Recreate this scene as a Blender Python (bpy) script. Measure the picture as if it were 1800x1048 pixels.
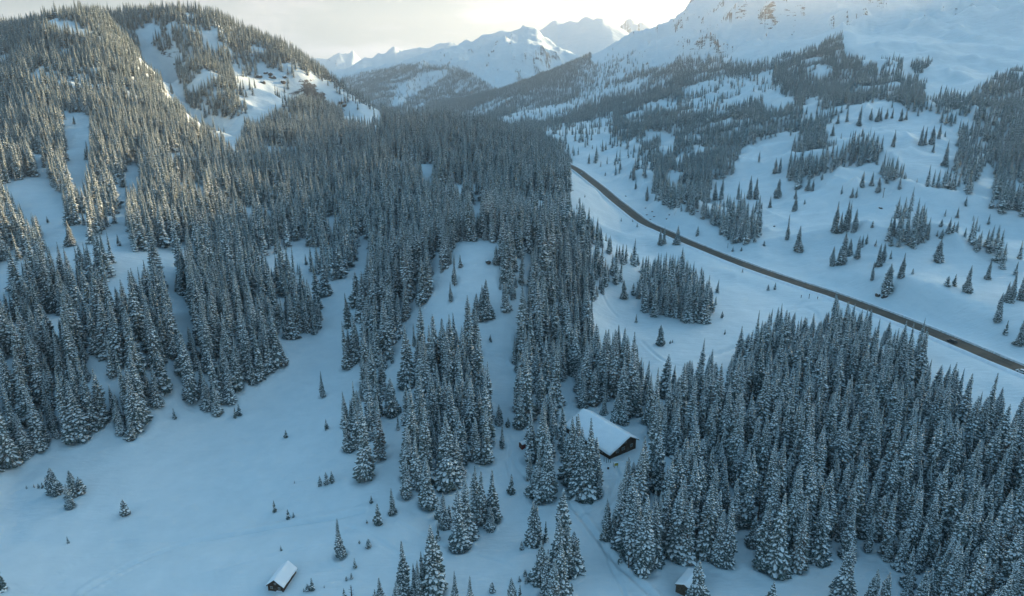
import bpy, bmesh, math, random
import numpy as np
from mathutils import Vector, Matrix

for o in list(bpy.data.objects):
    bpy.data.objects.remove(o)
sc = bpy.context.scene
col = sc.collection
RAD = math.radians

# ------------------------------------------------------------------ camera, light, exposure
CAM_H = 140.0
PITCH = 18.0
FPX = 1201.0                       # focal length in pixels of the 1800 px wide photograph
cam_d = bpy.data.cameras.new('camera')
cam = bpy.data.objects.new('camera', cam_d)
col.objects.link(cam)
cam.location = (0, 0, CAM_H)
cam.rotation_euler = (RAD(90 - PITCH), 0, 0)
cam_d.sensor_width = 36.0
cam_d.lens = 36.0 * FPX / 1800.0
cam_d.clip_start = 1.0
cam_d.clip_end = 60000.0
sc.camera = cam

SUN_AZ, SUN_EL = 52.0, 10.1
world = bpy.data.worlds.new('World')
sc.world = world
world.use_nodes = True
wn, wl = world.node_tree.nodes, world.node_tree.links
wn.clear()
w_out = wn.new('ShaderNodeOutputWorld')
w_bg = wn.new('ShaderNodeBackground')
w_sky = wn.new('ShaderNodeTexSky')
w_sky.sky_type = 'NISHITA'
w_sky.sun_disc = False
w_sky.sun_elevation = RAD(SUN_EL)
w_sky.sun_rotation = RAD(SUN_AZ)
w_sky.altitude = 3000
w_sky.air_density = 1.0
w_sky.dust_density = 2.5
w_sky.ozone_density = 0.3
# thin high cloud veil over the clear sky, thicker streaks low down
w_tc = wn.new('ShaderNodeTexCoord')
w_map = wn.new('ShaderNodeMapping')
w_map.inputs['Scale'].default_value = (3.0, 3.0, 16.0)
w_noise = wn.new('ShaderNodeTexNoise')
w_noise.inputs['Scale'].default_value = 2.2
w_noise.inputs['Detail'].default_value = 7
w_noise.inputs['Roughness'].default_value = 0.55
w_ramp = wn.new('ShaderNodeValToRGB')
w_ramp.color_ramp.elements[0].position = 0.47
w_ramp.color_ramp.elements[0].color = (0.0, 0.0, 0.0, 1)
w_ramp.color_ramp.elements[1].position = 0.60
w_ramp.color_ramp.elements[1].color = (0.85, 0.85, 0.85, 1)
w_mix = wn.new('ShaderNodeMix')
w_mix.data_type = 'RGBA'
# the veil takes the brightness of the sky behind it and a neutral, faintly pink colour
w_bw = wn.new('ShaderNodeRGBToBW')
w_veil = wn.new('ShaderNodeMix')
w_veil.data_type = 'RGBA'
w_veil.blend_type = 'MULTIPLY'
w_veil.inputs['Factor'].default_value = 1.0
w_veil.inputs['B'].default_value = (0.275, 0.175, 0.188, 1)
wl.new(w_sky.outputs['Color'], w_bw.inputs['Color'])
wl.new(w_bw.outputs['Val'], w_veil.inputs['A'])
wl.new(w_veil.outputs['Result'], w_mix.inputs['B'])
wl.new(w_tc.outputs['Generated'], w_map.inputs['Vector'])
wl.new(w_map.outputs['Vector'], w_noise.inputs['Vector'])
wl.new(w_noise.outputs['Fac'], w_ramp.inputs['Fac'])
# the veil is a distant bank: thick near the horizon, thin overhead
w_sep = wn.new('ShaderNodeSeparateXYZ')
w_el = wn.new('ShaderNodeMapRange')
w_el.interpolation_type = 'SMOOTHSTEP'
w_el.inputs['From Min'].default_value = 0.04
w_el.inputs['From Max'].default_value = 0.55
w_el.inputs['To Min'].default_value = 1.0
w_el.inputs['To Max'].default_value = 0.12
w_mul = wn.new('ShaderNodeMath')
w_mul.operation = 'MULTIPLY'
wl.new(w_tc.outputs['Generated'], w_sep.inputs['Vector'])
wl.new(w_sep.outputs['Z'], w_el.inputs['Value'])
w_mul.inputs[0].default_value = 0.95
wl.new(w_el.outputs['Result'], w_mul.inputs[1])
wl.new(w_mul.outputs['Value'], w_mix.inputs['Factor'])
wl.new(w_sky.outputs['Color'], w_mix.inputs['A'])
# cold teal cast of the winter sky
w_tint = wn.new('ShaderNodeMix')
w_tint.data_type = 'RGBA'
w_tint.blend_type = 'MULTIPLY'
w_tint.inputs['Factor'].default_value = 1.0
w_tint.inputs['B'].default_value = (0.65, 1.02, 1.01, 1)
# brighter cloud streaks low in the sky
w_cl = wn.new('ShaderNodeMix')
w_cl.data_type = 'RGBA'
w_clc = wn.new('ShaderNodeMix')
w_clc.data_type = 'RGBA'
w_clc.blend_type = 'MULTIPLY'
w_clc.inputs['Factor'].default_value = 1.0
w_clc.inputs['B'].default_value = (0.52, 0.332, 0.352, 1)
wl.new(w_bw.outputs['Val'], w_clc.inputs['A'])
w_m2 = wn.new('ShaderNodeMath')
w_m2.operation = 'MULTIPLY'
wl.new(w_ramp.outputs['Color'], w_m2.inputs[0])
wl.new(w_el.outputs['Result'], w_m2.inputs[1])
wl.new(w_m2.outputs['Value'], w_cl.inputs['Factor'])
wl.new(w_mix.outputs['Result'], w_cl.inputs['A'])
wl.new(w_clc.outputs['Result'], w_cl.inputs['B'])
wl.new(w_cl.outputs['Result'], w_tint.inputs['A'])
wl.new(w_tint.outputs['Result'], w_bg.inputs['Color'])
w_bg.inputs['Strength'].default_value = 0.15
wl.new(w_bg.outputs['Background'], w_out.inputs['Surface'])

sun_d = bpy.data.lights.new('sun', 'SUN')
sun_d.energy = 5.0
sun_d.angle = RAD(0.6)
sun_d.color = (1.0, 0.76, 0.44)
sun = bpy.data.objects.new('sun', sun_d)
col.objects.link(sun)
sdir = Vector((math.sin(RAD(SUN_AZ)) * math.cos(RAD(SUN_EL)),
               math.cos(RAD(SUN_AZ)) * math.cos(RAD(SUN_EL)), math.sin(RAD(SUN_EL))))
sun.rotation_euler = sdir.to_track_quat('Z', 'Y').to_euler()
sun.location = sdir * 1500

sc.view_settings.view_transform = 'Standard'
sc.view_settings.look = 'None'
sc.view_settings.gamma = 1.0
sc.view_settings.use_curve_mapping = False
sc.view_settings.exposure = 1.80
cy = sc.cycles
cy.max_bounces = 5
cy.diffuse_bounces = 3
cy.glossy_bounces = 2
cy.volume_bounces = 1
cy.transparent_max_bounces = 8
cy.use_denoising = True
cy.use_adaptive_sampling = True
cy.adaptive_threshold = 0.01
cy.volume_max_steps = 64

# ------------------------------------------------------------------ camera geometry helpers
C18, S18 = math.cos(RAD(PITCH)), math.sin(RAD(PITCH))


def pix_dir(px, py):
    x = (px - 900.0) / FPX
    y = (524.0 - py) / FPX
    return x, C18 + y * S18, -S18 + y * C18


def at_Y(px, py, Y):
    dx, dy, dz = pix_dir(px, py)
    t = Y / dy
    return dx * t, Y, CAM_H + dz * t


def at_z(px, py, z):
    dx, dy, dz = pix_dir(px, py)
    t = (z - CAM_H) / dz
    return dx * t, dy * t, z


def project(X, Y, Z):
    depth = Y * C18 - (Z - CAM_H) * S18
    up = Y * S18 + (Z - CAM_H) * C18
    depth = np.maximum(depth, 1e-3)
    return 900 + FPX * X / depth, 524 - FPX * up / depth, depth


# ------------------------------------------------------------------ noise in numpy
_rng = np.random.RandomState(11)
_PERM = _rng.permutation(4096).astype(np.int64)
_ANG = _rng.rand(4096) * 2 * np.pi
_GX, _GY = np.cos(_ANG), np.sin(_ANG)


def gnoise(x, y, seed=0):
    xi = np.floor(x).astype(np.int64)
    yi = np.floor(y).astype(np.int64)
    xf, yf = x - xi, y - yi
    u = xf * xf * xf * (xf * (xf * 6 - 15) + 10)
    v = yf * yf * yf * (yf * (yf * 6 - 15) + 10)

    def g(ix, iy, fx, fy):
        h = _PERM[(_PERM[(ix + seed * 57) & 4095] + iy + seed * 131) & 4095]
        return _GX[h] * fx + _GY[h] * fy
    a = g(xi, yi, xf, yf)
    b = g(xi + 1, yi, xf - 1, yf)
    c = g(xi, yi + 1, xf, yf - 1)
    d = g(xi + 1, yi + 1, xf - 1, yf - 1)
    return (a * (1 - u) + b * u) * (1 - v) + (c * (1 - u) + d * u) * v * 1.0


def fbm(x, y, octaves=4, seed=0, gain=0.5):
    s, a = 0, 1.0
    for k in range(octaves):
        s = s + a * gnoise(x * 2 ** k, y * 2 ** k, seed + k)
        a *= gain
    return s


def ridged(x, y, octaves=5, seed=0, gain=0.5):
    s, a, w = 0, 1.0, 1.0
    for k in range(octaves):
        n = 1 - np.abs(gnoise(x * 2 ** k, y * 2 ** k, seed + k)) * 2.2
        n = np.clip(n, 0, 1) ** 2
        s = s + a * n * w
        w = np.clip(n * 1.6, 0, 1)
        a *= gain
    return s


def sstep(a, b, x):
    t = np.clip((x - a) / (b - a), 0, 1)
    return t * t * (3 - 2 * t)


# ------------------------------------------------------------------ terrain control points
CP = []


def cz(*pts):
    for px, py, z in pts:
        CP.append(at_z(px, py, z))


def cY(*pts):
    for px, py, Y in pts:
        CP.append(at_Y(px, py, Y))


def cw(*pts):                       # azimuth (deg), horizontal range, height
    for az, r, z in pts:
        CP.append((r * math.sin(RAD(az)), r * math.cos(RAD(az)), z))


# meadow and foreground
cz((-200, 1048, 6), (0, 1048, 2), (300, 1048, 2), (500, 1048, 3.5), (700, 1048, 6), (900, 1048, 7), (1100, 1048, 6),
   (1300, 1048, 5), (1500, 1048, 5), (1800, 1048, 4), (2050, 1048, 4))
cz((-200, 900, 8), (0, 900, 0), (150, 900, 0), (300, 900, 0), (450, 900, 1), (600, 900, 4), (800, 900, 5.5), (1000, 900, 5),
   (1200, 900, 5), (1500, 900, 4), (1800, 900, 3), (300, 960, 0.5), (420, 985, 2.8), (560, 960, 3.5))
cz((-150, 800, 14), (0, 810, 3), (200, 800, 1), (400, 790, 1), (600, 830, 5), (640, 870, 6), (700, 800, 10.5), (770, 870, 7.5),
   (850, 800, 8), (930, 860, 6), (1000, 800, 9), (1070, 812, 10.5), (1120, 780, 11), (1020, 760, 11), (1300, 800, 8), (1600, 800, 5),
   (1800, 800, 4), (2100, 800, 4))
cz((-150, 700, 28), (0, 720, 14), (100, 720, 12), (200, 720, 10), (350, 720, 5), (480, 690, 4), (560, 680, 6), (650, 720, 10),
   (750, 680, 14), (820, 720, 12), (900, 700, 12), (1100, 700, 10), (1300, 700, 9), (1600, 700, 6), (1800, 720, 5), (2100, 740, 5))
cz((0, 640, 27), (200, 640, 24), (350, 640, 17), (450, 620, 16), (540, 640, 9), (620, 640, 11), (700, 650, 13), (780, 600, 22),
   (860, 640, 17), (940, 600, 20), (1010, 590, 16), (1060, 560, 12), (1150, 600, 9), (1150, 640, 9), (1300, 620, 8))
# central knoll
cz((800, 432, 54), (850, 429, 55), (900, 430, 54), (940, 440, 50), (820, 480, 46), (860, 540, 33), (800, 540, 33), (730, 560, 26),
   (960, 500, 36), (1000, 470, 32), (1050, 500, 19), (900, 520, 37))
cY((850, 405, 460), (760, 400, 470), (930, 405, 440))
# meadow on the right and road
cz((1100, 540, 11), (1200, 580, 8.5), (1300, 560, 8.5), (1400, 520, 9), (1440, 535, 8.5), (1150, 470, 12), (1250, 510, 10),
   (1100, 430, 15.5), (1060, 400, 17), (1500, 600, 8), (1650, 660, 8))
cz((1800, 652, 9.5), (1680, 602, 10), (1583, 563, 10.5), (1467, 520, 11), (1397, 497, 11.5), (1300, 463, 12.2), (1199, 422, 13.2),
   (1133, 392, 14.5), (1077, 349, 16.5), (1033, 313, 18.5), (1013, 297, 19.5), (1900, 690, 9))
# slope right of the road
cY((1800, 600, 316), (1800, 500, 385), (1800, 400, 490), (1800, 300, 680), (1800, 200, 950), (1800, 120, 1300), (1800, 60, 1700))
cY((1700, 560, 345), (1700, 500, 385), (1700, 440, 440), (1700, 370, 520), (1700, 330, 600))
cY((1600, 500, 378), (1600, 450, 425), (1600, 400, 470), (1600, 330, 570), (1600, 260, 720), (1600, 205, 850), (1600, 140, 1200), (1600, 60, 1750))
cY((1500, 490, 412), (1500, 440, 460), (1500, 390, 520), (1500, 320, 640), (1500, 230, 830), (1500, 180, 980), (1500, 110, 1400), (1480, 75, 1600))
cY((1400, 460, 465), (1400, 400, 530), (1400, 350, 610), (1400, 300, 710), (1400, 240, 900), (1400, 180, 1150), (1400, 130, 1450), (1400, 95, 1700))
cY((1300, 420, 525), (1300, 350, 640), (1300, 300, 770), (1300, 200, 1200), (1300, 130, 1650), (1300, 100, 1900))
cY((1200, 380, 590), (1200, 300, 790), (1200, 200, 1330), (1200, 150, 1800), (1200, 100, 2200), (1200, 60, 2600))
cY((1100, 340, 760), (1100, 270, 1020), (1100, 220, 1400), (1100, 160, 2000), (1100, 110, 2600))
cY((1000, 250, 1180), (1000, 215, 1600), (1000, 175, 2200), (1000, 130, 2800), (1040, 112, 2900), (960, 235, 1350))
cY((920, 200, 2000), (900, 170, 2600), (860, 200, 2400), (815, 208, 2700), (870, 175, 2900), (960, 140, 2900))
# skyline of the big mountain on the right, most of it above the frame
cY((1100, 78, 3000), (1133, 58, 3050), (1173, 48, 3050), (1200, 40, 3000), (1220, 27, 3000), (1240, 9, 3000), (1256, -4, 3000),
   (1300, -25, 3050), (1400, -40, 3100), (1500, -60, 3100), (1650, -80, 3100), (1800, -95, 3000), (2000, -110, 2900))
cY((1200, 75, 2400), (1300, 30, 2500), (1400, 40, 2300), (1500, 20, 2300), (1600, 0, 2350), (1700, 10, 2200), (1800, 0, 2250))
cY((1400, -20, 2750), (1600, -40, 2750))
# left mountain
cY((0, 560, 300), (0, 500, 335), (60, 445, 385), (0, 400, 440), (100, 370, 455), (0, 330, 500), (0, 250, 640), (0, 180, 790), (0, 110, 960), (0, 68, 1120))
cY((200, 560, 305), (200, 480, 350), (200, 420, 400), (200, 350, 500), (150, 300, 560), (150, 220, 700), (150, 140, 880), (140, 80, 1010), (190, 38, 1120))
cY((350, 560, 320), (350, 480, 375), (350, 400, 450), (350, 320, 560), (340, 270, 660), (280, 210, 780), (230, 120, 960), (290, 195, 820))
cY((-150, 560, 300), (-150, 400, 450), (-150, 250, 660), (-150, 120, 950), (-150, 70, 1120), (-350, 400, 420), (-350, 200, 760), (-350, 80, 1050))
cY((450, 560, 350), (450, 480, 400), (450, 400, 480), (450, 330, 580), (420, 290, 660), (570, 500, 395), (570, 430, 460), (570, 350, 560), (560, 300, 650))
cY((255, 95, 1190), (290, 140, 1150), (312, 110, 1190), (342, 120, 1120), (350, 165, 1060), (350, 205, 985), (400, 240, 860), (450, 225, 920), (420, 170, 1080), (480, 170, 1120), (500, 210, 1000), (550, 190, 1100), (600, 205, 1080), (640, 208, 1080),
   (330, 60, 1220), (400, 100, 1220), (450, 120, 1220), (540, 150, 1220), (610, 180, 1220))
cY((0, 62, 1200), (100, 40, 1250), (200, 32, 1300), (260, 28, 1320), (330, 25, 1330), (400, 44, 1330), (450, 64, 1320), (500, 92, 1300),
   (550, 126, 1300), (600, 158, 1290), (640, 186, 1280), (672, 205, 1270), (-150, 60, 1250), (-350, 50, 1250))
# forested central hill
cY((700, 480, 400), (700, 430, 455), (700, 350, 560), (700, 300, 640), (700, 250, 770), (600, 270, 720), (600, 235, 860))
cY((850, 350, 560), (850, 300, 650), (850, 250, 800), (950, 400, 490), (950, 350, 560), (950, 300, 670), (1000, 400, 480), (1030, 440, 420))
cY((480, 245, 830), (540, 228, 900), (600, 222, 940), (700, 222, 960), (800, 228, 940), (880, 240, 890), (940, 262, 810), (980, 300, 690), (1000, 340, 600), (1040, 410, 470))
# hidden ground behind the central hill and the mountains on both sides
cw((-15, 1250, 15), (-8, 1250, 12), (-3, 1150, 15), (1, 1000, 18), (4.5, 860, 19), (-15, 1800, 0), (-8, 2000, -15), (-2, 1800, -5),
   (-10, 2800, -25), (-4, 2800, -20), (-16, 2800, 10), (3, 1150, 24))
cw((-38, 1800, 190), (-30, 1900, 170), (-24, 1800, 130), (-18, 1800, 60), (-45, 1800, 200), (-55, 1500, 200), (-55, 1000, 170), (-55, 600, 90), (-55, 300, 30), (-50, 160, 8))
cw((-50, 4000, 150), (-35, 4000, 60), (-20, 4000, 0), (-10, 4500, -20), (0, 4200, 20), (8, 4500, 180), (14, 4500, 300), (17, 4500, 470), (20, 4600, 660), (25, 4600, 860), (31, 4400, 820), (40, 4500, 650), (60, 4500, 500))  # right-hand heights raised out of view to shade the range behind the valley
cw((15, 6300, 420), (17, 6300, 600), (20, 6300, 900), (25, 6500, 1130), (31, 6500, 1150), (40, 6500, 900))  # unseen high ridge, added to block the sun from that range
cw((-50, 9000, 100), (-25, 9000, 0), (0, 9000, 50), (20, 9000, 300), (60, 9000, 300), (-50, 14000, 0), (0, 14000, 0), (60, 14000, 0))
# ground right of the frame
cw((48, 300, 11), (48, 450, 40), (55, 200, 6), (65, 300, 12), (55, 700, 90), (55, 1200, 200), (60, 2000, 400), (52, 2900, 640), (66, 2900, 700),
   (78, 300, 14), (78, 900, 100), (78, 2000, 320), (78, 3200, 600), (44, 160, 5), (60, 110, 4), (0, 110, 7), (-40, 110, 4), (-20, 110, 4), (20, 110, 6), (40, 110, 5), (78, 110, 5))

CP = np.array(CP)


def tps_fit(P):
    r = np.hypot(P[:, 0], P[:, 1])
    A = np.stack([np.arctan2(P[:, 0], P[:, 1]), np.log(r)], 1)
    g = P[:, 2] / r
    n = len(A)
    d2 = ((A[:, None, :] - A[None, :, :]) ** 2).sum(-1)
    K = 0.5 * d2 * np.log(d2 + 1e-12)
    K += np.eye(n) * 2e-4
    M = np.zeros((n + 3, n + 3))
    M[:n, :n] = K
    M[:n, n] = 1
    M[:n, n + 1:] = A
    M[n, :n] = 1
    M[n + 1:, :n] = A.T
    rhs = np.concatenate([g, np.zeros(3)])
    return A, np.linalg.solve(M, rhs)


TA, TW = tps_fit(CP)


def tps_eval(az, lr):
    out = np.zeros(az.shape)
    flat_a, flat_l = az.ravel(), lr.ravel()
    res = np.empty(flat_a.shape)
    n = len(TA)
    for s in range(0, len(flat_a), 40000):
        a = flat_a[s:s + 40000, None] - TA[None, :, 0]
        b = flat_l[s:s + 40000, None] - TA[None, :, 1]
        d2 = (a * a + b * b).astype(np.float32)
        k = 0.5 * d2 * np.log(d2 + 1e-12)
        res[s:s + 40000] = k @ TW[:n].astype(np.float32) + TW[n] + TW[n + 1] * flat_a[s:s + 40000] + TW[n + 2] * flat_l[s:s + 40000]
    return res.reshape(az.shape)


# ------------------------------------------------------------------ polar grid
NA = 1000
AZ = np.linspace(RAD(-50), RAD(80), 1400)
AZ = AZ[(AZ < RAD(46))]
AZ = np.concatenate([AZ, np.linspace(RAD(46), RAD(80), 90)])
rs = [88.0]
while rs[-1] < 13500:
    r = rs[-1]
    q = 1.012 if r < 130 else 1.0042 if r < 420 else 1.0058 if r < 1700 else 1.010 if r < 7000 else 1.018
    rs.append(r * q)
RR = np.array(rs)
LR = np.log(RR)
GA, GL = np.meshgrid(AZ, LR, indexing='ij')
GR = np.exp(GL)
# coarse evaluation of the smooth surface, then bilinear refinement
ca = np.linspace(AZ[0], AZ[-1], 420)
cl = np.linspace(LR[0], LR[-1], 420)
G2A, G2L = np.meshgrid(ca, cl, indexing='ij')
coarse = tps_eval(G2A, G2L)


def bicubic(F, x0, dx, y0, dy, x, y):
    fx = np.clip((x - x0) / dx, 1, F.shape[0] - 3.001)
    fy = np.clip((y - y0) / dy, 1, F.shape[1] - 3.001)
    ix, iy = fx.astype(int), fy.astype(int)
    tx, ty = fx - ix, fy - iy

    def wts(t):
        return (-.5 * t + t * t - .5 * t ** 3, 1 - 2.5 * t * t + 1.5 * t ** 3, .5 * t + 2 * t * t - 1.5 * t ** 3, -.5 * t * t + .5 * t ** 3)
    wx, wy = wts(tx), wts(ty)
    s = 0
    for i in range(4):
        for j in range(4):
            s = s + F[ix + i - 1, iy + j - 1] * wx[i] * wy[j]
    return s


g_base = bicubic(coarse, ca[0], ca[1] - ca[0], cl[0], cl[1] - cl[0], GA, GL)
GX = GR * np.sin(GA)
GY = GR * np.cos(GA)
GZ = g_base * GR

# relief of the snow: drifts near by, mounds and gullies farther off
amp_near = 1 - sstep(260, 520, GR)
amp_mid = sstep(330, 650, GR) * (1 - sstep(1900, 2600, GR))
amp_far = sstep(1500, 2600, GR)
azd = np.degrees(GA)
rough_r = sstep(3, 12, azd) * sstep(330, 520, GR)
GZ += amp_near * (1.15 * fbm(GX / 46, GY / 46, 3, 3) + 0.30 * fbm(GX / 14, GY / 14, 2, 9) + 0.16 * np.maximum(fbm(GX / 5.5, GY / 5.5, 2, 13), 0.05))
GZ += amp_mid * (3.0 * fbm(GX / 120, GY / 120, 4, 5))
hump = ridged(GX / 150 + 0.15 * fbm(GX / 60, GY / 60, 2, 21), GY / 150, 3, 17)
GZ += rough_r * (1 - sstep(1500, 2200, GR)) * (12.0 * (hump - 0.6)) * sstep(330, 700, GR)
GZ += rough_r * (1 - sstep(1400, 2000, GR)) * 1.6 * fbm(GX / 34, GY / 34, 3, 25)
left_m = sstep(-14, -20, azd) * sstep(600, 900, GR) * (1 - sstep(1500, 1900, GR))
GZ += left_m * 7.0 * (ridged(GX / 130, GY / 130, 4, 31) - 0.6)
gline = [at_Y(245, 62, 1230), at_Y(262, 100, 1170), at_Y(292, 148, 1110), at_Y(340, 198, 1000), at_Y(395, 236, 900)]
rline = [(p[0] + 52, p[1] + 12, p[2]) for p in gline[:4]]


def near_line(P_, w):
    D_ = np.full(GX.shape, 1e9)
    for i in range(len(P_) - 1):
        ax, ay, bx, by = P_[i][0], P_[i][1], P_[i + 1][0], P_[i + 1][1]
        dx, dy = bx - ax, by - ay
        t_ = np.clip(((GX - ax) * dx + (GY - ay) * dy) / (dx * dx + dy * dy), 0, 1)
        D_ = np.minimum(D_, np.hypot(GX - ax - t_ * dx, GY - ay - t_ * dy))
    return np.exp(-(D_ / w) ** 2)


GZ -= 20 * near_line(gline, 30)  # gully cut deeper so that its floor lies in shade
GZ += 13 * near_line(rline, 26)  # rib raised on the sun side to throw shade into the gully
# gullied faces of the big mountain
gul = ridged(GX / 420 + 0.35 * fbm(GX / 300, GY / 300, 3, 44), GY / 620, 5, 41)
GZ += sstep(1600, 2500, GR) * sstep(6, 12, azd) * (1 - sstep(5000, 6000, GR)) * (52 * (gul - 0.7) + 13 * (ridged(GX / 120, GY / 150, 3, 47) - .6))


# ------------------------------------------------------------------ far ranges as ridge lines
def layer(pts, R, foot, seed, namp, cell, front_pow=1.25, back=0.35):
    """pts: skyline (px, py); R: distance of the crest; foot: distance where its base meets the valley"""
    a = np.array([math.atan2(pix_dir(p[0], p[1])[0], pix_dir(p[0], p[1])[1]) for p in pts])
    w = np.array([pix_dir(p[0], p[1])[2] / math.hypot(pix_dir(p[0], p[1])[0], pix_dir(p[0], p[1])[1]) for p in pts])
    Rv = np.full(GA.shape, float(R)) * (1 + .03 * np.sin(GA * 31 + seed))
    # the ridge wanders: slopes away from the crest take their height from a shifted bearing
    off = 1 - np.exp(-((GR - Rv) / (0.10 * R)) ** 2)
    GAw = GA + off * 0.030 * fbm(GX / (cell * 1.6), GY / (cell * 1.6), 4, seed + 13) + 0.0012 * fbm(GX / 90, GY / 90, 3, seed + 15)
    wv = np.interp(GAw, a, w)
    top = CAM_H + wv * Rv
    t = (GR - foot) / (Rv - foot)
    base = -60.0
    zf = base + (top - base) * np.clip(t, 0, 1) ** front_pow
    zb = top - (GR - Rv) * back
    z = np.where(GR <= Rv, zf, zb)
    u = GX / cell
    v = GY / cell
    rid = ridged(u + .3 * fbm(u * 1.7, v * 1.7, 3, seed + 5), v * .7, 5, seed) - 0.75
    crest = 1 - np.exp(-((GR - Rv) / (0.12 * R)) ** 2) * 0.75
    rise = np.clip(t, 0, 1)
    z = z + namp * rid * crest * (0.25 + 0.75 * rise) + .3 * namp * (ridged(u * 3.3, v * 2.4, 4, seed + 3) - .6) * (0.3 + 0.7 * crest) * rise
    z = z + namp * 0.12 * fbm(u * 3.1, v * 3.1, 4, seed + 9)
    z = np.where(GR < foot, -400, z)
    edge = (GA < a[0] - 0.02) | (GA > a[-1] + 0.02)
    return np.where(edge, -400, z)


B = layer([(470, 175), (560, 150), (600, 138), (633, 124), (683, 111), (727, 101), (760, 90), (797, 80), (833, 67), (853, 58), (883, 53), (913, 55),
           (928, 50), (943, 55), (967, 73), (990, 92), (1030, 100), (1100, 108), (1200, 140), (1350, 180)], 5400, 3000, 71, 95, 620, 1.15, 0.5)
D1 = layer([(450, 150), (560, 128), (633, 104), (667, 93), (693, 80), (707, 82), (750, 78), (787, 72), (800, 77), (850, 90), (950, 110), (1100, 130)], 7600, 6200, 81, 85, 700)
D2 = layer([(440, 120), (500, 100), (535, 97), (560, 100), (575, 104), (595, 89), (612, 94), (622, 92), (636, 103), (670, 118), (750, 140)], 9600, 7600, 91, 70, 600)
CC = layer([(850, 110), (920, 75), (947, 53), (960, 44), (977, 35), (985, 38), (1000, 37), (1037, 30), (1060, 33), (1080, 43), (1100, 54), (1117, 60), (1180, 80), (1300, 110)], 7400, 5700, 101, 50, 900)
C2 = layer([(1020, 90), (1083, 46), (1095, 37), (1110, 31), (1125, 37), (1147, 47), (1190, 70), (1300, 100)], 8800, 7800, 111, 100, 450)
for L in (B, D1, D2, CC, C2):
    GZ = np.maximum(GZ, L)

# ------------------------------------------------------------------ road
ROAD_PX = [(2150, 786), (2000, 730), (1900, 690), (1799, 652), (1680, 602), (1583, 563), (1467, 520), (1397, 497), (1300, 463), (1199, 422),
           (1167, 407), (1133, 392), (1100, 367), (1077, 349), (1060, 334), (1033, 313), (1013, 298)]
ROAD_Z = [9, 9.0, 9, 9.5, 10, 10.5, 11, 11.5, 12.2, 13.2, 13.8, 14.5, 15.5, 16.5, 17.2, 18.5, 19.3]
road_pts = [at_z(p[0], p[1], z) for p, z in zip(ROAD_PX, ROAD_Z)]
lx, ly, lz = road_pts[-1]
road_pts += [(lx - 14, ly + 70, 19.6), (lx - 45, ly + 150, 20), (lx - 90, ly + 230, 20)]


def catmull(pts, step):
    pts = [Vector(p) for p in pts]
    out = []
    for i in range(len(pts) - 1):
        p0 = pts[max(i - 1, 0)]
        p1, p2 = pts[i], pts[i + 1]
        p3 = pts[min(i + 2, len(pts) - 1)]
        n = max(2, int((p2 - p1).length / step))
        for k in range(n):
            t = k / n
            out.append(0.5 * ((2 * p1) + (-p0 + p2) * t + (2 * p0 - 5 * p1 + 4 * p2 - p3) * t * t + (-p0 + 3 * p1 - 3 * p2 + p3) * t ** 3))
    out.append(pts[-1])
    return out


road_c = catmull(road_pts, 5.0)
for _ in range(6):
    road_c = [road_c[0]] + [(road_c[i - 1] + road_c[i] * 2 + road_c[i + 1]) / 4 for i in range(1, len(road_c) - 1)] + [road_c[-1]]
RC = np.array([tuple(p) for p in road_c])


def dist_poly(X, Y, P, lim):
    """distance to a polyline and the height there; only points nearer than lim are exact"""
    D = np.full(X.shape, 1e9)
    ZZ = np.zeros(X.shape)
    SD = np.zeros(X.shape)
    for i in range(len(P) - 1):
        ax, ay, az_ = P[i]
        bx, by, bz = P[i + 1]
        m = (X > min(ax, bx) - lim) & (X < max(ax, bx) + lim) & (Y > min(ay, by) - lim) & (Y < max(ay, by) + lim)
        if not m.any():
            continue
        x, y = X[m], Y[m]
        dx, dy = bx - ax, by - ay
        t = np.clip(((x - ax) * dx + (y - ay) * dy) / (dx * dx + dy * dy + 1e-9), 0, 1)
        qx, qy = x - ax - t * dx, y - ay - t * dy
        d = np.hypot(qx, qy)
        cur = D[m]
        better = d < cur
        zz, sd = ZZ[m], SD[m]
        zz[better] = (az_ + (bz - az_) * t)[better]
        sd[better] = np.sign(qx * dy - qy * dx)[better]
        cur[better] = d[better]
        D[m] = cur
        ZZ[m] = zz
        SD[m] = sd
    return D, ZZ, SD


ROAD_HALF = 5.3
nearm = GR < 1500
D, ZR, SD = dist_poly(GX, GY, RC, 45)
f = 1 - sstep(10.0, 32.0, D)
GZ = GZ * (1 - f) + (ZR - 0.25) * f
GZ -= (D < 7.4) * 0.35

# shallow tracks pressed into the snow: polylines in photograph pixels, then on the ground
TRACKS = []


def track(pts, width, depth):
    TRACKS.append((pts, width, depth))


track([(640, 905), (590, 915), (520, 925), (455, 936), (400, 946), (350, 955), (300, 968), (250, 988), (205, 1010), (150, 1040)], 1.7, 0.9)
track([(620, 935), (660, 955), (700, 985), (560, 918)], 1.0, .0)
track([(610, 932), (640, 945), (670, 962), (700, 978)], 1.3, .3)
track([(150, 1046), (220, 1010), (310, 966), (372, 940), (450, 890), (520, 830), (600, 770)], 0.5, -0.22)
track([(195, 951), (260, 952), (330, 952), (352, 952)], 0.7, .25)
track([(1000, 885), (1022, 912), (1045, 942), (1080, 985), (1110, 1015), (1150, 1048)], 1.5, .7)
track([(1020, 908), (1050, 892), (1075, 868), (1085, 840), (1082, 820)], 1.4, .35)
track([(900, 800), (915, 830), (960, 860), (1000, 885)], 1.2, .25)
track([(880, 772), (905, 776), (900, 800)], 1.6, .35)
track([(1128, 600), (1150, 622), (1180, 640), (1215, 645)], 1.4, .4)
track([(1060, 520), (1070, 540), (1085, 556)], 1.4, .4)
track([(1500, 532), (1450, 528), (1415, 532), (1390, 545), (1375, 560), (1340, 590), (1290, 612), (1240, 628)], 2.8, .7)
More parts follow.
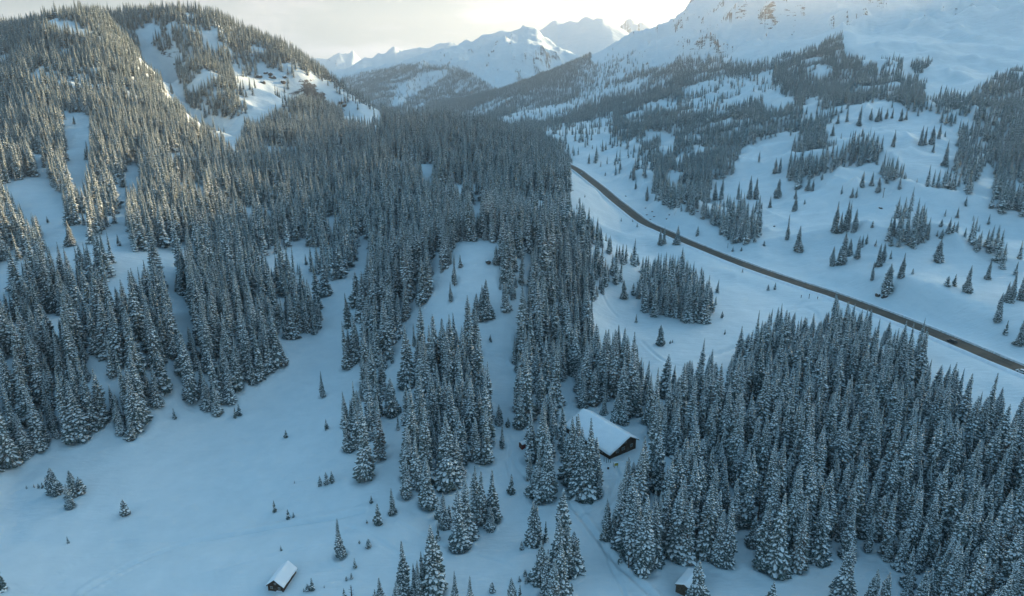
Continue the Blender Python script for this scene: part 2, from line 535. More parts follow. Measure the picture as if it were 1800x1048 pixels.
track([(1040, 935), (1060, 965), (1075, 1000), (1100, 1048)], .8, .25)
track([(700, 930), (760, 955), (830, 975), (900, 1000)], .9, .25)
track([(60, 1048), (110, 1000), (190, 960), (330, 905), (420, 850)], .45, .2)
track([(385, 1010), (430, 995), (520, 978), (600, 950), (640, 920)], .8, .3)
track([(895, 770), (900, 790), (892, 810), (898, 840)], 1.0, .3)
track([(1085, 830), (1095, 850), (1080, 880), (1060, 905)], .9, .3)
track([(1385, 545), (1410, 540), (1432, 548), (1436, 560)], 2.2, .5)


def grid_index(X, Y):
    a = np.arctan2(X, Y)
    l = 0.5 * np.log(X * X + Y * Y)
    ia = np.clip(np.interp(a, AZ, np.arange(len(AZ))), 0, len(AZ) - 1.001)
    il = np.clip(np.interp(l, LR, np.arange(len(LR))), 0, len(LR) - 1.001)
    return ia, il


def ground_z(X, Y):
    X = np.atleast_1d(np.asarray(X, float))
    Y = np.atleast_1d(np.asarray(Y, float))
    ia, il = grid_index(X, Y)
    a0, l0 = ia.astype(int), il.astype(int)
    ta, tl = ia - a0, il - l0
    return (GZ[a0, l0] * (1 - ta) * (1 - tl) + GZ[a0 + 1, l0] * ta * (1 - tl) + GZ[a0, l0 + 1] * (1 - ta) * tl + GZ[a0 + 1, l0 + 1] * ta * tl)


def cast(px, py):
    """first ground point under a pixel of the photograph"""
    dx, dy, dz = pix_dir(px, py)
    a = math.atan2(dx, dy)
    w = dz / math.hypot(dx, dy)
    fa = float(np.clip(np.interp(a, AZ, np.arange(len(AZ))), 0, len(AZ) - 1.001))
    i = int(fa)
    t = fa - i
    zc = GZ[i] * (1 - t) + GZ[i + 1] * t
    e = (zc - CAM_H) / RR - w
    k = np.argmax(e > 0)
    if e[k] <= 0:
        k = len(RR) - 1
    if k == 0:
        r = (CAM_H - zc[0]) / -w if w < 0 else RR[0]
        return Vector((r * math.sin(a), r * math.cos(a), CAM_H + w * r))
    s = e[k - 1] / (e[k - 1] - e[k])
    r = RR[k - 1] + s * (RR[k] - RR[k - 1])
    X, Y = r * math.sin(a), r * math.cos(a)
    return Vector((X, Y, float(ground_z(X, Y)[0])))


for pts, width, depth in TRACKS:
    if depth == 0:
        continue
    wp = [tuple(cast(*p)) for p in pts]
    wp = [tuple(v) for v in catmull(wp, 3.0)]
    d, _, _ = dist_poly(GX, GY, np.array(wp), 12)
    GZ -= depth * np.exp(-(d / (width * 0.6)) ** 2) - depth * 0.35 * np.exp(-((d - width * 1.2) / (width * 0.5)) ** 2)

for pts, wd, hh in (([(250, 1020), (330, 998), (450, 978), (600, 958), (700, 950)], 11, 1.7), ([(35, 832), (8, 868), (22, 905), (0, 950)], 6, -1.6), ([(700, 895), (620, 870), (560, 880)], 12, 1.3),
                    ([(980, 930), (960, 990), (990, 1040)], 12, 1.4), ([(380, 800), (300, 850), (180, 930)], 20, -0.9), ([(560, 790), (480, 840), (400, 900)], 16, .8)):
    wp = [tuple(v) for v in catmull([tuple(cast(*p)) for p in pts], 6.0)]
    d, _, _ = dist_poly(GX, GY, np.array(wp), 60)
    GZ += hh * np.exp(-(d / wd) ** 2)

WELEV = (GZ - CAM_H) / GR
WMAX = np.maximum.accumulate(WELEV, axis=1)


def hidden_by(X, Y, Ztop):
    """how far (in slope) the point lies under the skyline of the ground before it"""
    ia, il = grid_index(X, Y)
    return (Ztop - CAM_H) / np.hypot(X, Y) - WMAX[ia.astype(int), np.maximum(il.astype(int) - 1, 0)]


# ------------------------------------------------------------------ materials
def new_mat(name):
    m = bpy.data.materials.new(name)
    m.use_nodes = True
    n, l = m.node_tree.nodes, m.node_tree.links
    bs = n['Principled BSDF']
    return m, n, l, bs


def ramp(n, stops):
    r = n.new('ShaderNodeValToRGB')
    cr = r.color_ramp
    while len(cr.elements) < len(stops):
        cr.elements.new(0.5)
    for e, (p, c) in zip(cr.elements, stops):
        e.position = p
        e.color = tuple(c) + (1,) if len(c) == 3 else c
    return r


def simple(name, c1, c2=None, scale=3.0, rough=0.8, metal=0.0, bump=0.0, spec=0.3, stretch=None):
    m, n, l, bs = new_mat(name)
    bs.inputs['Roughness'].default_value = rough
    bs.inputs['Metallic'].default_value = metal
    bs.inputs['Specular IOR Level'].default_value = spec
    bs.inputs['Base Color'].default_value = tuple(c1) + (1,)
    if c2 is not None:
        tc = n.new('ShaderNodeTexCoord')
        mp = n.new('ShaderNodeMapping')
        if stretch:
            mp.inputs['Scale'].default_value = stretch
        nz = n.new('ShaderNodeTexNoise')
        nz.inputs['Scale'].default_value = scale
        nz.inputs['Detail'].default_value = 6
        rp = ramp(n, [(0.3, c1), (0.7, c2)])
        l.new(tc.outputs['Object'], mp.inputs['Vector'])
        l.new(mp.outputs['Vector'], nz.inputs['Vector'])
        l.new(nz.outputs['Fac'], rp.inputs['Fac'])
        l.new(rp.outputs['Color'], bs.inputs['Base Color'])
        if bump:
            b = n.new('ShaderNodeBump')
            b.inputs['Strength'].default_value = bump
            b.inputs['Distance'].default_value = 0.1
            l.new(nz.outputs['Fac'], b.inputs['Height'])
            l.new(b.outputs['Normal'], bs.inputs['Normal'])
    return m


SNOW_C = (0.80, 0.83, 0.86)


def snow_ground_mat(name, rock_lo, rock_hi, rock_scale, bump_scale, bump_d, rock_noise=0.35, low=0.0):
    """snow with bare rock where the ground is steep"""
    m, n, l, bs = new_mat(name)
    bs.inputs['Roughness'].default_value = 0.62
    bs.inputs['Specular IOR Level'].default_value = 0.25
    geo = n.new('ShaderNodeNewGeometry')
    sep = n.new('ShaderNodeSeparateXYZ')
    l.new(geo.outputs['True Normal'], sep.inputs['Vector'])
    tc = n.new('ShaderNodeTexCoord')
    nz = n.new('ShaderNodeTexNoise')
    nz.inputs['Scale'].default_value = rock_scale
    nz.inputs['Detail'].default_value = 8
    nz.inputs['Roughness'].default_value = 0.65
    mz = n.new('ShaderNodeMapping')
    mz.inputs['Scale'].default_value = (1, 1, 3.6)
    l.new(tc.outputs['Object'], mz.inputs['Vector'])
    l.new(mz.outputs['Vector'], nz.inputs['Vector'])
    # steepness + noise -> rock
    a = n.new('ShaderNodeMath'); a.operation = 'SUBTRACT'; a.inputs[0].default_value = 1.0
    l.new(sep.outputs['Z'], a.inputs[1])
    c = n.new('ShaderNodeMath'); c.operation = 'SUBTRACT'; c.inputs[1].default_value = 0.5
    l.new(nz.outputs['Fac'], c.inputs[0])
    b = n.new('ShaderNodeMath'); b.operation = 'MULTIPLY_ADD'; b.inputs[1].default_value = rock_noise
    l.new(c.outputs[0], b.inputs[0]); l.new(a.outputs[0], b.inputs[2])
    mr = n.new('ShaderNodeMapRange')
    mr.inputs['From Min'].default_value = rock_lo
    mr.inputs['From Max'].default_value = rock_hi
    l.new(b.outputs[0], mr.inputs['Value'])
    fine = n.new('ShaderNodeTexNoise')
    fine.inputs['Scale'].default_value = rock_scale * 9
    fine.inputs['Detail'].default_value = 6
    l.new(tc.outputs['Object'], fine.inputs['Vector'])
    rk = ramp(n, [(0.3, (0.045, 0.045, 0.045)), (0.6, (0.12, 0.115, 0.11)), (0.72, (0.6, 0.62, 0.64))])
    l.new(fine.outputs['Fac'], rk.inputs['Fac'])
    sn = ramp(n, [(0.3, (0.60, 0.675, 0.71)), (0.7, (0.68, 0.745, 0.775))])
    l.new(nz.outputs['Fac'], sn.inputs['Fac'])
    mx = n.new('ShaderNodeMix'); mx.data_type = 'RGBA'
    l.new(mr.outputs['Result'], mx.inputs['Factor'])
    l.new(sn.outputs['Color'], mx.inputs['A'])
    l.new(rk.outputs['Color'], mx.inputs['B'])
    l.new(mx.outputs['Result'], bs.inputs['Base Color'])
    bn = n.new('ShaderNodeTexNoise')
    bn.inputs['Scale'].default_value = bump_scale
    bn.inputs['Detail'].default_value = 5
    l.new(tc.outputs['Object'], bn.inputs['Vector'])
    bp = n.new('ShaderNodeBump')
    bp.inputs['Strength'].default_value = 0.5
    bp.inputs['Distance'].default_value = bump_d
    l.new(bn.outputs['Fac'], bp.inputs['Height'])
    mp = n.new('ShaderNodeMapping')
    mp.inputs['Rotation'].default_value = (0, 0, 0.6)
    mp.inputs['Scale'].default_value = (0.10, 0.42, 0.2)
    rn = n.new('ShaderNodeTexNoise')
    rn.inputs['Scale'].default_value = bump_scale / 0.09
    rn.inputs['Detail'].default_value = 5
    rn.inputs['Distortion'].default_value = 0.6
    l.new(tc.outputs['Object'], mp.inputs['Vector'])
    l.new(mp.outputs['Vector'], rn.inputs['Vector'])
    b2 = n.new('ShaderNodeBump')
    b2.inputs['Strength'].default_value = 0.55
    b2.inputs['Distance'].default_value = 0.6 * bump_d
    l.new(rn.outputs['Fac'], b2.inputs['Height'])
    l.new(bp.outputs['Normal'], b2.inputs['Normal'])
    l.new(b2.outputs['Normal'], bs.inputs['Normal'])
    return m


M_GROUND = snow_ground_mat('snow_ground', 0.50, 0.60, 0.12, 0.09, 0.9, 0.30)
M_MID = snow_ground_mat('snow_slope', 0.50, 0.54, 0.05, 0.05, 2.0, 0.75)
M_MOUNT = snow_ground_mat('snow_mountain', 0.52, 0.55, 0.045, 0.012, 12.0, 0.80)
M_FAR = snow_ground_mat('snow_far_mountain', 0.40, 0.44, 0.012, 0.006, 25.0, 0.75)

M_SNOW = simple('tree_snow', (0.84, 0.88, 0.90), (0.90, 0.92, 0.93), 0.8, 0.6)
M_BARK = simple('bark', (0.05, 0.035, 0.025), (0.11, 0.085, 0.065), 2.0, 0.9)


def foliage_mat(name, a, b, frost):
    m, n, l, bs = new_mat(name)
    bs.inputs['Roughness'].default_value = 0.75
    bs.inputs['Specular IOR Level'].default_value = 0.2
    oi = n.new('ShaderNodeObjectInfo')
    tc = n.new('ShaderNodeTexCoord')
    nz = n.new('ShaderNodeTexNoise'); nz.inputs['Scale'].default_value = 0.5; nz.inputs['Detail'].default_value = 3
    l.new(tc.outputs['Object'], nz.inputs['Vector'])
    ad = n.new('ShaderNodeMath'); ad.operation = 'MULTIPLY_ADD'; ad.inputs[1].default_value = 0.6
    l.new(oi.outputs['Random'], ad.inputs[0]); l.new(nz.outputs['Fac'], ad.inputs[2])
    rp = ramp(n, [(0.30, a), (0.98, b), (1.06, (0.10, 0.062, 0.036))])
    rp.color_ramp.elements[2].position = 1.0
    ad2 = n.new('ShaderNodeMath'); ad2.operation = 'MULTIPLY'; ad2.inputs[1].default_value = .89
    l.new(ad.outputs[0], ad2.inputs[0]); l.new(ad2.outputs[0], rp.inputs['Fac'])
    # rime and wind packed snow caught among the needles
    fz = n.new('ShaderNodeTexNoise'); fz.inputs['Scale'].default_value = 2.6; fz.inputs['Detail'].default_value = 4
    l.new(tc.outputs['Object'], fz.inputs['Vector'])
    fr = n.new('ShaderNodeMapRange'); fr.inputs['From Min'].default_value = .44; fr.inputs['From Max'].default_value = .60; fr.inputs['To Max'].default_value = frost
    l.new(fz.outputs['Fac'], fr.inputs['Value'])
    mx = n.new('ShaderNodeMix'); mx.data_type = 'RGBA'; mx.inputs['B'].default_value = (.62, .69, .72, 1)
    l.new(fr.outputs['Result'], mx.inputs['Factor'])
    l.new(rp.outputs['Color'], mx.inputs['A'])
    l.new(mx.outputs['Result'], bs.inputs['Base Color'])
    return m


M_LEAF = foliage_mat('spruce_needles', (0.014, 0.040, 0.040), (0.046, 0.068, 0.048), .42)
M_LEAF_FAR = foliage_mat('far_conifer_needles', (0.018, 0.042, 0.039), (0.050, 0.073, 0.050), .60)


# ------------------------------------------------------------------ mesh helpers
def mesh_np(name, V, F, mats, mat_idx=None, smooth=False):
    me = bpy.data.meshes.new(name)
    V = np.asarray(V, dtype=np.float32)
    F = np.asarray(F, dtype=np.int32)
    k = F.shape[1]
    me.vertices.add(len(V))
    me.vertices.foreach_set('co', V.ravel())
    me.loops.add(F.size)
    me.loops.foreach_set('vertex_index', F.ravel())
    me.polygons.add(len(F))
    me.polygons.foreach_set('loop_start', np.arange(0, F.size, k, dtype=np.int32))
    me.polygons.foreach_set('loop_total', np.full(len(F), k, dtype=np.int32))
    for m in mats:
        me.materials.append(m)
    if mat_idx is not None:
        me.polygons.foreach_set('material_index', np.asarray(mat_idx, dtype=np.int32))
    me.polygons.foreach_set('use_smooth', np.full(len(F), bool(smooth)))
    me.update(calc_edges=True)
    return me


def link(name, me, parent=None, loc=None):
    o = bpy.data.objects.new(name, me)
    col.objects.link(o)
    if parent is not None:
        o.parent = parent
    if loc is not None:
        o.location = loc
    return o


def tag(o, label=None, cat=None, group=None, kind=None):
    if label: o['label'] = label
    if cat: o['category'] = cat
    if group: o['group'] = group
    if kind: o['kind'] = kind
    return o


def thing(name, label, cat, loc, rz=0.0, group=None):
    e = bpy.data.objects.new(name, None)
    e.empty_display_size = 0.5
    col.objects.link(e)
    e.location = loc
    e.rotation_euler = (0, 0, rz)
    return tag(e, label, cat, group)


class MB:
    def __init__(s):
        s.v, s.f, s.m = [], [], []

    def poly(s, pts, m=0):
        i = len(s.v)
        s.v += [tuple(p) for p in pts]
        s.f.append(tuple(range(i, i + len(pts))))
        s.m.append(m)

    def box(s, c, d, m=0, rz=0.0, rx=0.0):
        R = Matrix.Rotation(rz, 3, 'Z') @ Matrix.Rotation(rx, 3, 'X')
        i = len(s.v)
        for z in (-1, 1):
            for x, y in ((-1, -1), (1, -1), (1, 1), (-1, 1)):
                s.v.append(tuple(Vector(c) + R @ Vector((x * d[0] / 2, y * d[1] / 2, z * d[2] / 2))))
        for q in ((0, 3, 2, 1), (4, 5, 6, 7), (0, 1, 5, 4), (1, 2, 6, 5), (2, 3, 7, 6), (3, 0, 4, 7)):
            s.f.append(tuple(i + k for k in q))
            s.m.append(m)

    def cyl(s, p0, p1, r0, r1, n=8, m=0):
        p0, p1 = Vector(p0), Vector(p1)
        ax = (p1 - p0).normalized()
        u = ax.orthogonal().normalized()
        w = ax.cross(u)
        i = len(s.v)
        for p, r in ((p0, r0), (p1, r1)):
            for k in range(n):
                a = 2 * math.pi * k / n
                s.v.append(tuple(p + (u * math.cos(a) + w * math.sin(a)) * r))
        for k in range(n):
            s.f.append((i + k, i + (k + 1) % n, i + n + (k + 1) % n, i + n + k)); s.m.append(m)
        s.f.append(tuple(i + k for k in reversed(range(n)))); s.m.append(m)
        s.f.append(tuple(i + n + k for k in range(n))); s.m.append(m)

    def mesh(s, name, mats, smooth=False):
        me = bpy.data.meshes.new(name)
        me.from_pydata(s.v, [], s.f)
        for m in mats:
            me.materials.append(m)
        me.polygons.foreach_set('material_index', s.m)
        me.polygons.foreach_set('use_smooth', [smooth] * len(s.f))
        me.update()
        return me

    def build(s, name, mats, parent=None, loc=None, smooth=False):
        return link(name, s.mesh(name, mats, smooth), parent, loc)


# ------------------------------------------------------------------ ground objects from the grid
def ground_piece(name, amask, lo, hi, mat):
    """the part of the grid whose faces satisfy amask (array over faces) and lo <= range < hi"""
    na, nl = GX.shape
    ia, il = np.meshgrid(np.arange(na - 1), np.arange(nl - 1), indexing='ij')
    sel = amask[:-1, :-1] & (RR[il] >= lo) & (RR[il] < hi)
    ia, il = ia[sel], il[sel]
    F = np.stack([ia * nl + il, ia * nl + il + 1, (ia + 1) * nl + il + 1, (ia + 1) * nl + il], 1)
    F = F[:, ::-1]
    used, inv = np.unique(F.ravel(), return_inverse=True)
    V = np.stack([GX.ravel()[used], GY.ravel()[used], GZ.ravel()[used]], 1)
    me = mesh_np(name, V, inv.reshape(F.shape), [mat], smooth=True)
    o = link(name, me)
    o['kind'] = 'structure'
    USED[name] = used
    return o


USED = {}
full = np.ones(GX.shape, bool)
left = azd < -12.5
R1 = 620.0
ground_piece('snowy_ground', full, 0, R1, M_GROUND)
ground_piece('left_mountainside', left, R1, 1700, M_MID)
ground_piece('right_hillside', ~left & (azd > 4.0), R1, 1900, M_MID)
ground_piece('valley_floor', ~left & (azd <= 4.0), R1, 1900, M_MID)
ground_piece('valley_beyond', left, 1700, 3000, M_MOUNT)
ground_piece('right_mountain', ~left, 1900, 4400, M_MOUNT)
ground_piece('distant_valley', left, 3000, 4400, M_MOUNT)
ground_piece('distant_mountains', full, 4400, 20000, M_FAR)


# road ribbon
def ribbon(name, offs, heights, mats, midx=None, jit=0.0, seed=1):
    rnd = random.Random(seed)
    V, F, MI = [], [], []
    n = len(offs)
    for i, p in enumerate(road_c):
        a = road_c[max(i - 1, 0)]
        b = road_c[min(i + 1, len(road_c) - 1)]
        d = (b - a); d.z = 0; d.normalize()
        nrm = Vector((d.y, -d.x, 0))
        for k, (o, h) in enumerate(zip(offs, heights)):
            jo = rnd.uniform(-jit, jit) if 0 < k < n - 1 or jit else 0
            jh = rnd.uniform(-jit, jit) * 0.5 if 0 < k < n - 1 else 0
            q = p + nrm * (o + jo)
            V.append((q.x, q.y, p.z + h + jh))
        if i:
            for k in range(n - 1):
                s = (i - 1) * n + k
                F.append((s, s + 1, s + n + 1, s + n))
                MI.append(midx[k] if midx else 0)
    me = mesh_np(name, V, F, mats, MI, smooth=True)
    o = link(name, me)
    o['kind'] = 'structure'
    return o


M_ROAD = simple('sanded_asphalt', (0.052, 0.038, 0.026), (0.135, 0.098, 0.066), 0.16, 0.85)
M_SHOULDER = simple('dirty_snow', (0.30, 0.29, 0.27), (0.62, 0.64, 0.66), 0.8, 0.8)
M_BANK = simple('ploughed_snow', (0.70, 0.72, 0.75), (0.82, 0.85, 0.88), 0.5, 0.7)
ribbon('road', [-ROAD_HALF, -3, 0, 3, ROAD_HALF], [0.10, 0.13, 0.16, 0.13, 0.10], [M_ROAD])
M_TRACKD = simple('wet_wheel_track', (0.035, 0.032, 0.028), (0.075, 0.066, 0.055), 0.6, 0.6)
for off in (-3.6, -1.8, 1.8, 3.6):
    ribbon('wheel_track', [off - .35, off + .35], [0.165, 0.165], [M_TRACKD])
ribbon('snow_bank', [-9.4, -7.8, -6.8, -6.0, -5.1], [-0.9, 0.55, 0.95, 0.75, 0.06], [M_BANK, M_SHOULDER], [0, 0, 0, 1], 0.16, 3)
ribbon('snow_bank', [5.1, 5.9, 6.8, 8.0, 9.8], [0.06, 0.7, 1.0, 0.6, -0.9], [M_BANK, M_SHOULDER], [1, 0, 0, 0], 0.16, 4)
# ------------------------------------------------------------------ conifers
def tree_arrays(seed, H, R, tiers, nb, wfac=0.30, snow_skip=0.2, blade=True, top_pow=0.85, snow_w=0.78, ragged=0.25):
    """needle blades (mat 0) and snow pads (mat 1) of one conifer as numpy arrays of quads"""
    rnd = np.random.RandomState(seed)
    V, F, S = [], [], []
    SV, SF = [], []
    # lopsided silhouette: a slow wobble of the reach with height and bearing
    ph = rnd.rand(4) * 6.28

    def reach(t, a):
        return 1 + ragged * (0.6 * math.sin(a + ph[0] + 5 * t) + 0.5 * math.sin(2 * a + ph[1] - 7 * t) + 0.5 * math.sin(13 * t + ph[2]))
    for i in range(tiers):
        t = 0.045 + 0.945 * (i + rnd.uniform(-.25, .25)) / (tiers - 1)
        t = min(max(t, 0.03), 0.99)
        n = max(3, int(round(nb * (1.05 - 0.45 * t))))
        a0 = rnd.rand() * 6.28
        base_r = R * max(0.0, (1 - t)) ** top_pow * (0.72 + 0.28 * min(1, t / 0.10)) + 0.10
        for k in range(n):
            a = a0 + 2 * math.pi * (k + rnd.uniform(-.3, .3)) / n
            L = base_r * reach(t, a) * rnd.uniform(0.72, 1.18)
            if rnd.rand() < 0.07:
                L *= 0.5
            w = wfac * L + 0.13
            z0 = t * H + rnd.uniform(-.1, .1)
            dr = rnd.uniform(0.28, 0.55) * (1.15 - 0.75 * t)
            ca, sa = math.cos(a), math.sin(a)
            yaw = rnd.uniform(-.6, .6)
            st = [(0.06, 0.10, 0.35), (0.45, 0.30, 0.95), (0.78, 0.72, 1.0), (1.0, 0.88 + rnd.uniform(-.05, .1), 0.18)]
            if not blade:
                st = [(0.1, 0.12, 0.7), (0.6, 0.45, 1.0), (1.0, 0.92, 0.2)]
            b = len(V)
            for (u, d, ww) in st:
                r = u * L
                lat = yaw * u * u * L * 0.4
                z = z0 - dr * d * L
                hw = w * ww * rnd.uniform(.8, 1.2)
                for sgn in (-1, 0, 1):
                    la = lat + sgn * hw
                    V.append((ca * r - sa * la, sa * r + ca * la, z - abs(sgn) * (0.32 * hw + 0.05)))
            for q in range(len(st) - 1):
                for e in range(2):
                    F.append((b + q * 3 + e, b + q * 3 + 3 + e, b + q * 3 + 4 + e, b + q * 3 + 1 + e))
            if rnd.rand() > snow_skip:
                lift = 0.05 + 0.04 * L
                s0 = rnd.uniform(0.12, 0.5)
                s1 = rnd.uniform(0.78, 1.02)
                stt = [(s0, .35), ((s0 + s1) / 2, 1.0), (s1, .4)]
                b = len(SV)
                for (u, ww) in stt:
                    r = u * L
                    lat = yaw * u * u * L * 0.4
                    d = np.interp(u, [s_[0] for s_ in st], [s_[1] for s_ in st])
                    z = z0 - dr * d * L + lift
                    hw = w * ww * snow_w * rnd.uniform(.75, 1.15)
                    for sgn in (-1, 0, 1):
                        la = lat + sgn * hw
                        SV.append((ca * r - sa * la, sa * r + ca * la, z - abs(sgn) * 0.30 * hw))
                for q in range(2):
                    for e in range(2):
                        SF.append((b + q * 3 + e, b + q * 3 + 3 + e, b + q * 3 + 4 + e, b + q * 3 + 1 + e))
    # dark heart of the crown so that the far side never shows through as daylight
    nn = 6
    b = len(V)
    for (z, r) in ((0.04 * H, R * .42), (0.45 * H, R * .30), (0.97 * H, 0.05)):
        for k in range(nn):
            a = 2 * math.pi * k / nn
            V.append((math.cos(a) * r, math.sin(a) * r, z))
    for q in range(2):
        for k in range(nn):
            F.append((b + q * nn + k, b + q * nn + (k + 1) % nn, b + (q + 1) * nn + (k + 1) % nn, b + (q + 1) * nn + k))
    return np.array(V), np.array(F), np.array(SV), np.array(SF)


def trunk_mb(H, r):
    m = MB()
    m.cyl((0, 0, -1.2), (0, 0, H * 0.5), r, r * 0.55, 7)
    m.cyl((0, 0, H * 0.5), (0, 0, H * 1.0), r * 0.55, 0.02, 5)
    return m


HI = []        # (crown mesh, snow mesh, trunk mesh, H, R)
specs = [(24, 3.5, 54, 12, .20, .06, .80), (24, 3.1, 52, 11, .22, .14, .85), (25, 3.8, 56, 13, .19, .05, .80), (23, 2.8, 50, 11, .22, .26, .85), (24, 3.3, 54, 12, .20, .08, .76),
         (21, 3.6, 46, 12, .20, .14, .78), (25, 2.5, 56, 10, .26, .10, .95), (24, 1.9, 54, 8, .30, .2, .95), (21, 4.2, 46, 15, .17, .10, .72), (20, 3.9, 44, 14, .18, .2, .75)]
for i, (H, R, ti, nb, wf, sk, tp) in enumerate(specs):
    V, F, SV, SF = tree_arrays(100 + i, H, R, ti, nb, wf, sk, True, tp)
    HI.append((mesh_np('spruce_crown', V, F, [M_LEAF]), mesh_np('crown_snow', SV, SF, [M_SNOW]),
               trunk_mb(H, 0.30).mesh('spruce_trunk', [M_BARK], True), H, R))
YOUNG = []
for i, (H, R, ti, nb, wf, sk, tp) in enumerate([(6, 1.35, 15, 7, .34, .25, .8), (6, 1.7, 14, 8, .32, .2, .7), (6, 1.0, 16, 6, .4, .4, .9), (6, 1.5, 13, 7, .34, .5, .8)]):
    V, F, SV, SF = tree_arrays(200 + i, H, R, ti, nb, wf, sk, True, tp)
    YOUNG.append((mesh_np('young_crown', V, F, [M_LEAF]), mesh_np('crown_snow', SV, SF, [M_SNOW]),
                  trunk_mb(H, 0.10).mesh('young_trunk', [M_BARK], True), H, R))


def lib_object(name, V, F, SV, SF, H, tr, leaf):
    tm = trunk_mb(H, tr)
    tv = np.array(tm.v)
    tf = np.array([f for f in tm.f if len(f) == 4])
    VV = np.concatenate([V, SV, tv])
    FF = np.concatenate([F, SF + len(V), tf + len(V) + len(SV)])
    MI = np.concatenate([np.zeros(len(F)), np.ones(len(SF)), np.full(len(tf), 2)])
    me = mesh_np(name, VV, FF, [leaf, M_SNOW, M_BARK], MI)
    return bpy.data.objects.new(name, me)


# source trees for the stuff forests live in a collection that is not part of the scene
def make_lib(name, rows):
    c = bpy.data.collections.new(name)
    for i, (H, R, ti, nb, wf, sk, bl, tp, sw) in enumerate(rows):
        V, F, SV, SF = tree_arrays(500 + i + 31 * len(rows), H, R, ti, nb, wf, sk, bl, tp, sw)
        c.objects.link(lib_object('%s_%02d' % (name, i), V, F, SV, SF, H, .3, M_LEAF if 'near' in name else M_LEAF_FAR))
    return c


LIB_NEAR = make_lib('forest_tree_near', [(24, 3.5, 46, 11, .23, .06, True, .80, .85), (24, 3.1, 44, 10, .25, .14, True, .85, .85), (25, 3.8, 46, 11, .22, .05, True, .78, .85),
                                         (23, 2.8, 42, 9, .26, .26, True, .9, .8), (24, 3.3, 44, 11, .23, .10, True, .76, .85), (24, 2.5, 44, 8, .29, .12, True, .95, .85), (19, 3.4, 36, 10, .24, .15, True, .7, .85)])
LIB_MID = make_lib('forest_tree_mid', [(24, 3.6, 24, 7, .38, .10, False, .78, .72), (24, 3.1, 24, 7, .40, .2, False, .82, .7), (25, 3.8, 24, 7, .38, .10, False, .78, .72),
                                       (23, 2.8, 22, 7, .40, .35, False, .85, .7), (24, 3.3, 22, 7, .40, .2, False, .76, .7)])
LIB_FAR = make_lib('forest_tree_far', [(24, 3.7, 13, 6, .50, .22, False, .72, .66), (22, 4.0, 12, 6, .50, .35, False, .72, .62), (24, 3.3, 13, 6, .5, .28, False, .78, .66)])

# ------------------------------------------------------------------ where snow lies open (photograph pixels as they appear)
MX0, MY0, MW, MHt = -500, -700, 2900, 2100


class Mask:
    def __init__(s, fill=0.0):
        s.a = np.full((MHt, MW), fill, dtype=np.float32)

    def poly(s, pts, val):
        p = np.array(pts, float) - (MX0, MY0)
        x0, y0 = np.maximum(np.floor(p.min(0)).astype(int), 0)
        x1, y1 = np.minimum(np.ceil(p.max(0)).astype(int) + 1, (MW, MHt))
        if x1 <= x0 or y1 <= y0:
            return
        X, Y = np.meshgrid(np.arange(x0, x1) + .5, np.arange(y0, y1) + .5)
        ins = np.zeros(X.shape, bool)
        j = len(p) - 1
        for i in range(len(p)):
            xi, yi = p[i]
            xj, yj = p[j]
            if yi != yj:
                c = ((yi > Y) != (yj > Y)) & (X < (xj - xi) * (Y - yi) / (yj - yi) + xi)
                ins ^= c
            j = i
        s.a[y0:y1, x0:x1][ins] = val

    def at(s, x, y):
        xi = np.clip((np.asarray(x) - MX0).astype(int), 0, MW - 1)
        yi = np.clip((np.asarray(y) - MY0).astype(int), 0, MHt - 1)
        return s.a[yi, xi]


F_ = Mask(1.0)      # 1 = closed forest, 0 = open snow, between = scattered
P = F_.poly
# --- left mountain
P([(240, 50), (256, 58), (265, 68), (272, 92), (290, 100), (312, 78), (310, 95), (303, 125), (318, 140), (325, 158), (312, 162), (298, 170), (292, 157), (282, 125), (256, 108), (246, 92), (244, 78), (246, 70)], 0)
P([(312, 170), (338, 190), (360, 204), (380, 208), (425, 205), (430, 222), (414, 250), (408, 256), (398, 244), (388, 228), (360, 213), (334, 201)], 0)
P([(405, 112), (450, 118), (505, 122), (530, 142), (548, 182), (505, 192), (490, 205), (462, 225), (425, 218), (445, 180), (430, 160), (410, 150)], .10)
P([(455, 122), (475, 122), (505, 135), (480, 150), (478, 160), (455, 155), (448, 140)], 0)
P([(455, 160), (475, 165), (470, 190), (455, 205), (430, 205), (440, 180)], 0)
P([(540, 133), (580, 142), (622, 162), (665, 185), (672, 207), (640, 212), (600, 202), (560, 192), (540, 165)], .22)
P([(545, 138), (565, 145), (590, 170), (560, 165)], 0)
P([(600, 185), (630, 190), (668, 190), (672, 206), (640, 210), (605, 205)], .05)
P([(112, 212), (125, 198), (140, 197), (157, 205), (158, 235), (146, 250), (150, 300), (140, 322), (122, 322), (118, 290), (116, 250)], 0)
P([(128, 128), (150, 135), (163, 155), (140, 165)], .15)
P([(55, 255), (80, 290), (88, 320), (110, 347), (10, 347), (30, 335), (65, 325), (60, 290)], 0)
P([(28, 348), (112, 345), (115, 395), (135, 400), (150, 400), (155, 415), (175, 418), (205, 405), (213, 355), (205, 345), (217, 345), (218, 420), (210, 448), (170, 430), (140, 430), (125, 440), (100, 430), (60, 442), (25, 457), (0, 497), (-60, 530), (-60, 490), (0, 462), (15, 455), (15, 445), (70, 430), (83, 412), (65, 370), (30, 365)], 0)
P([(230, 285), (247, 290), (237, 322), (215, 325), (208, 350), (196, 318), (215, 315)], 0)
P([(273, 440), (310, 445), (298, 475), (303, 500), (331, 525), (333, 565), (312, 542), (295, 512), (288, 480), (275, 457)], 0)
P([(465, 430), (485, 450), (480, 472), (468, 462)], 0)
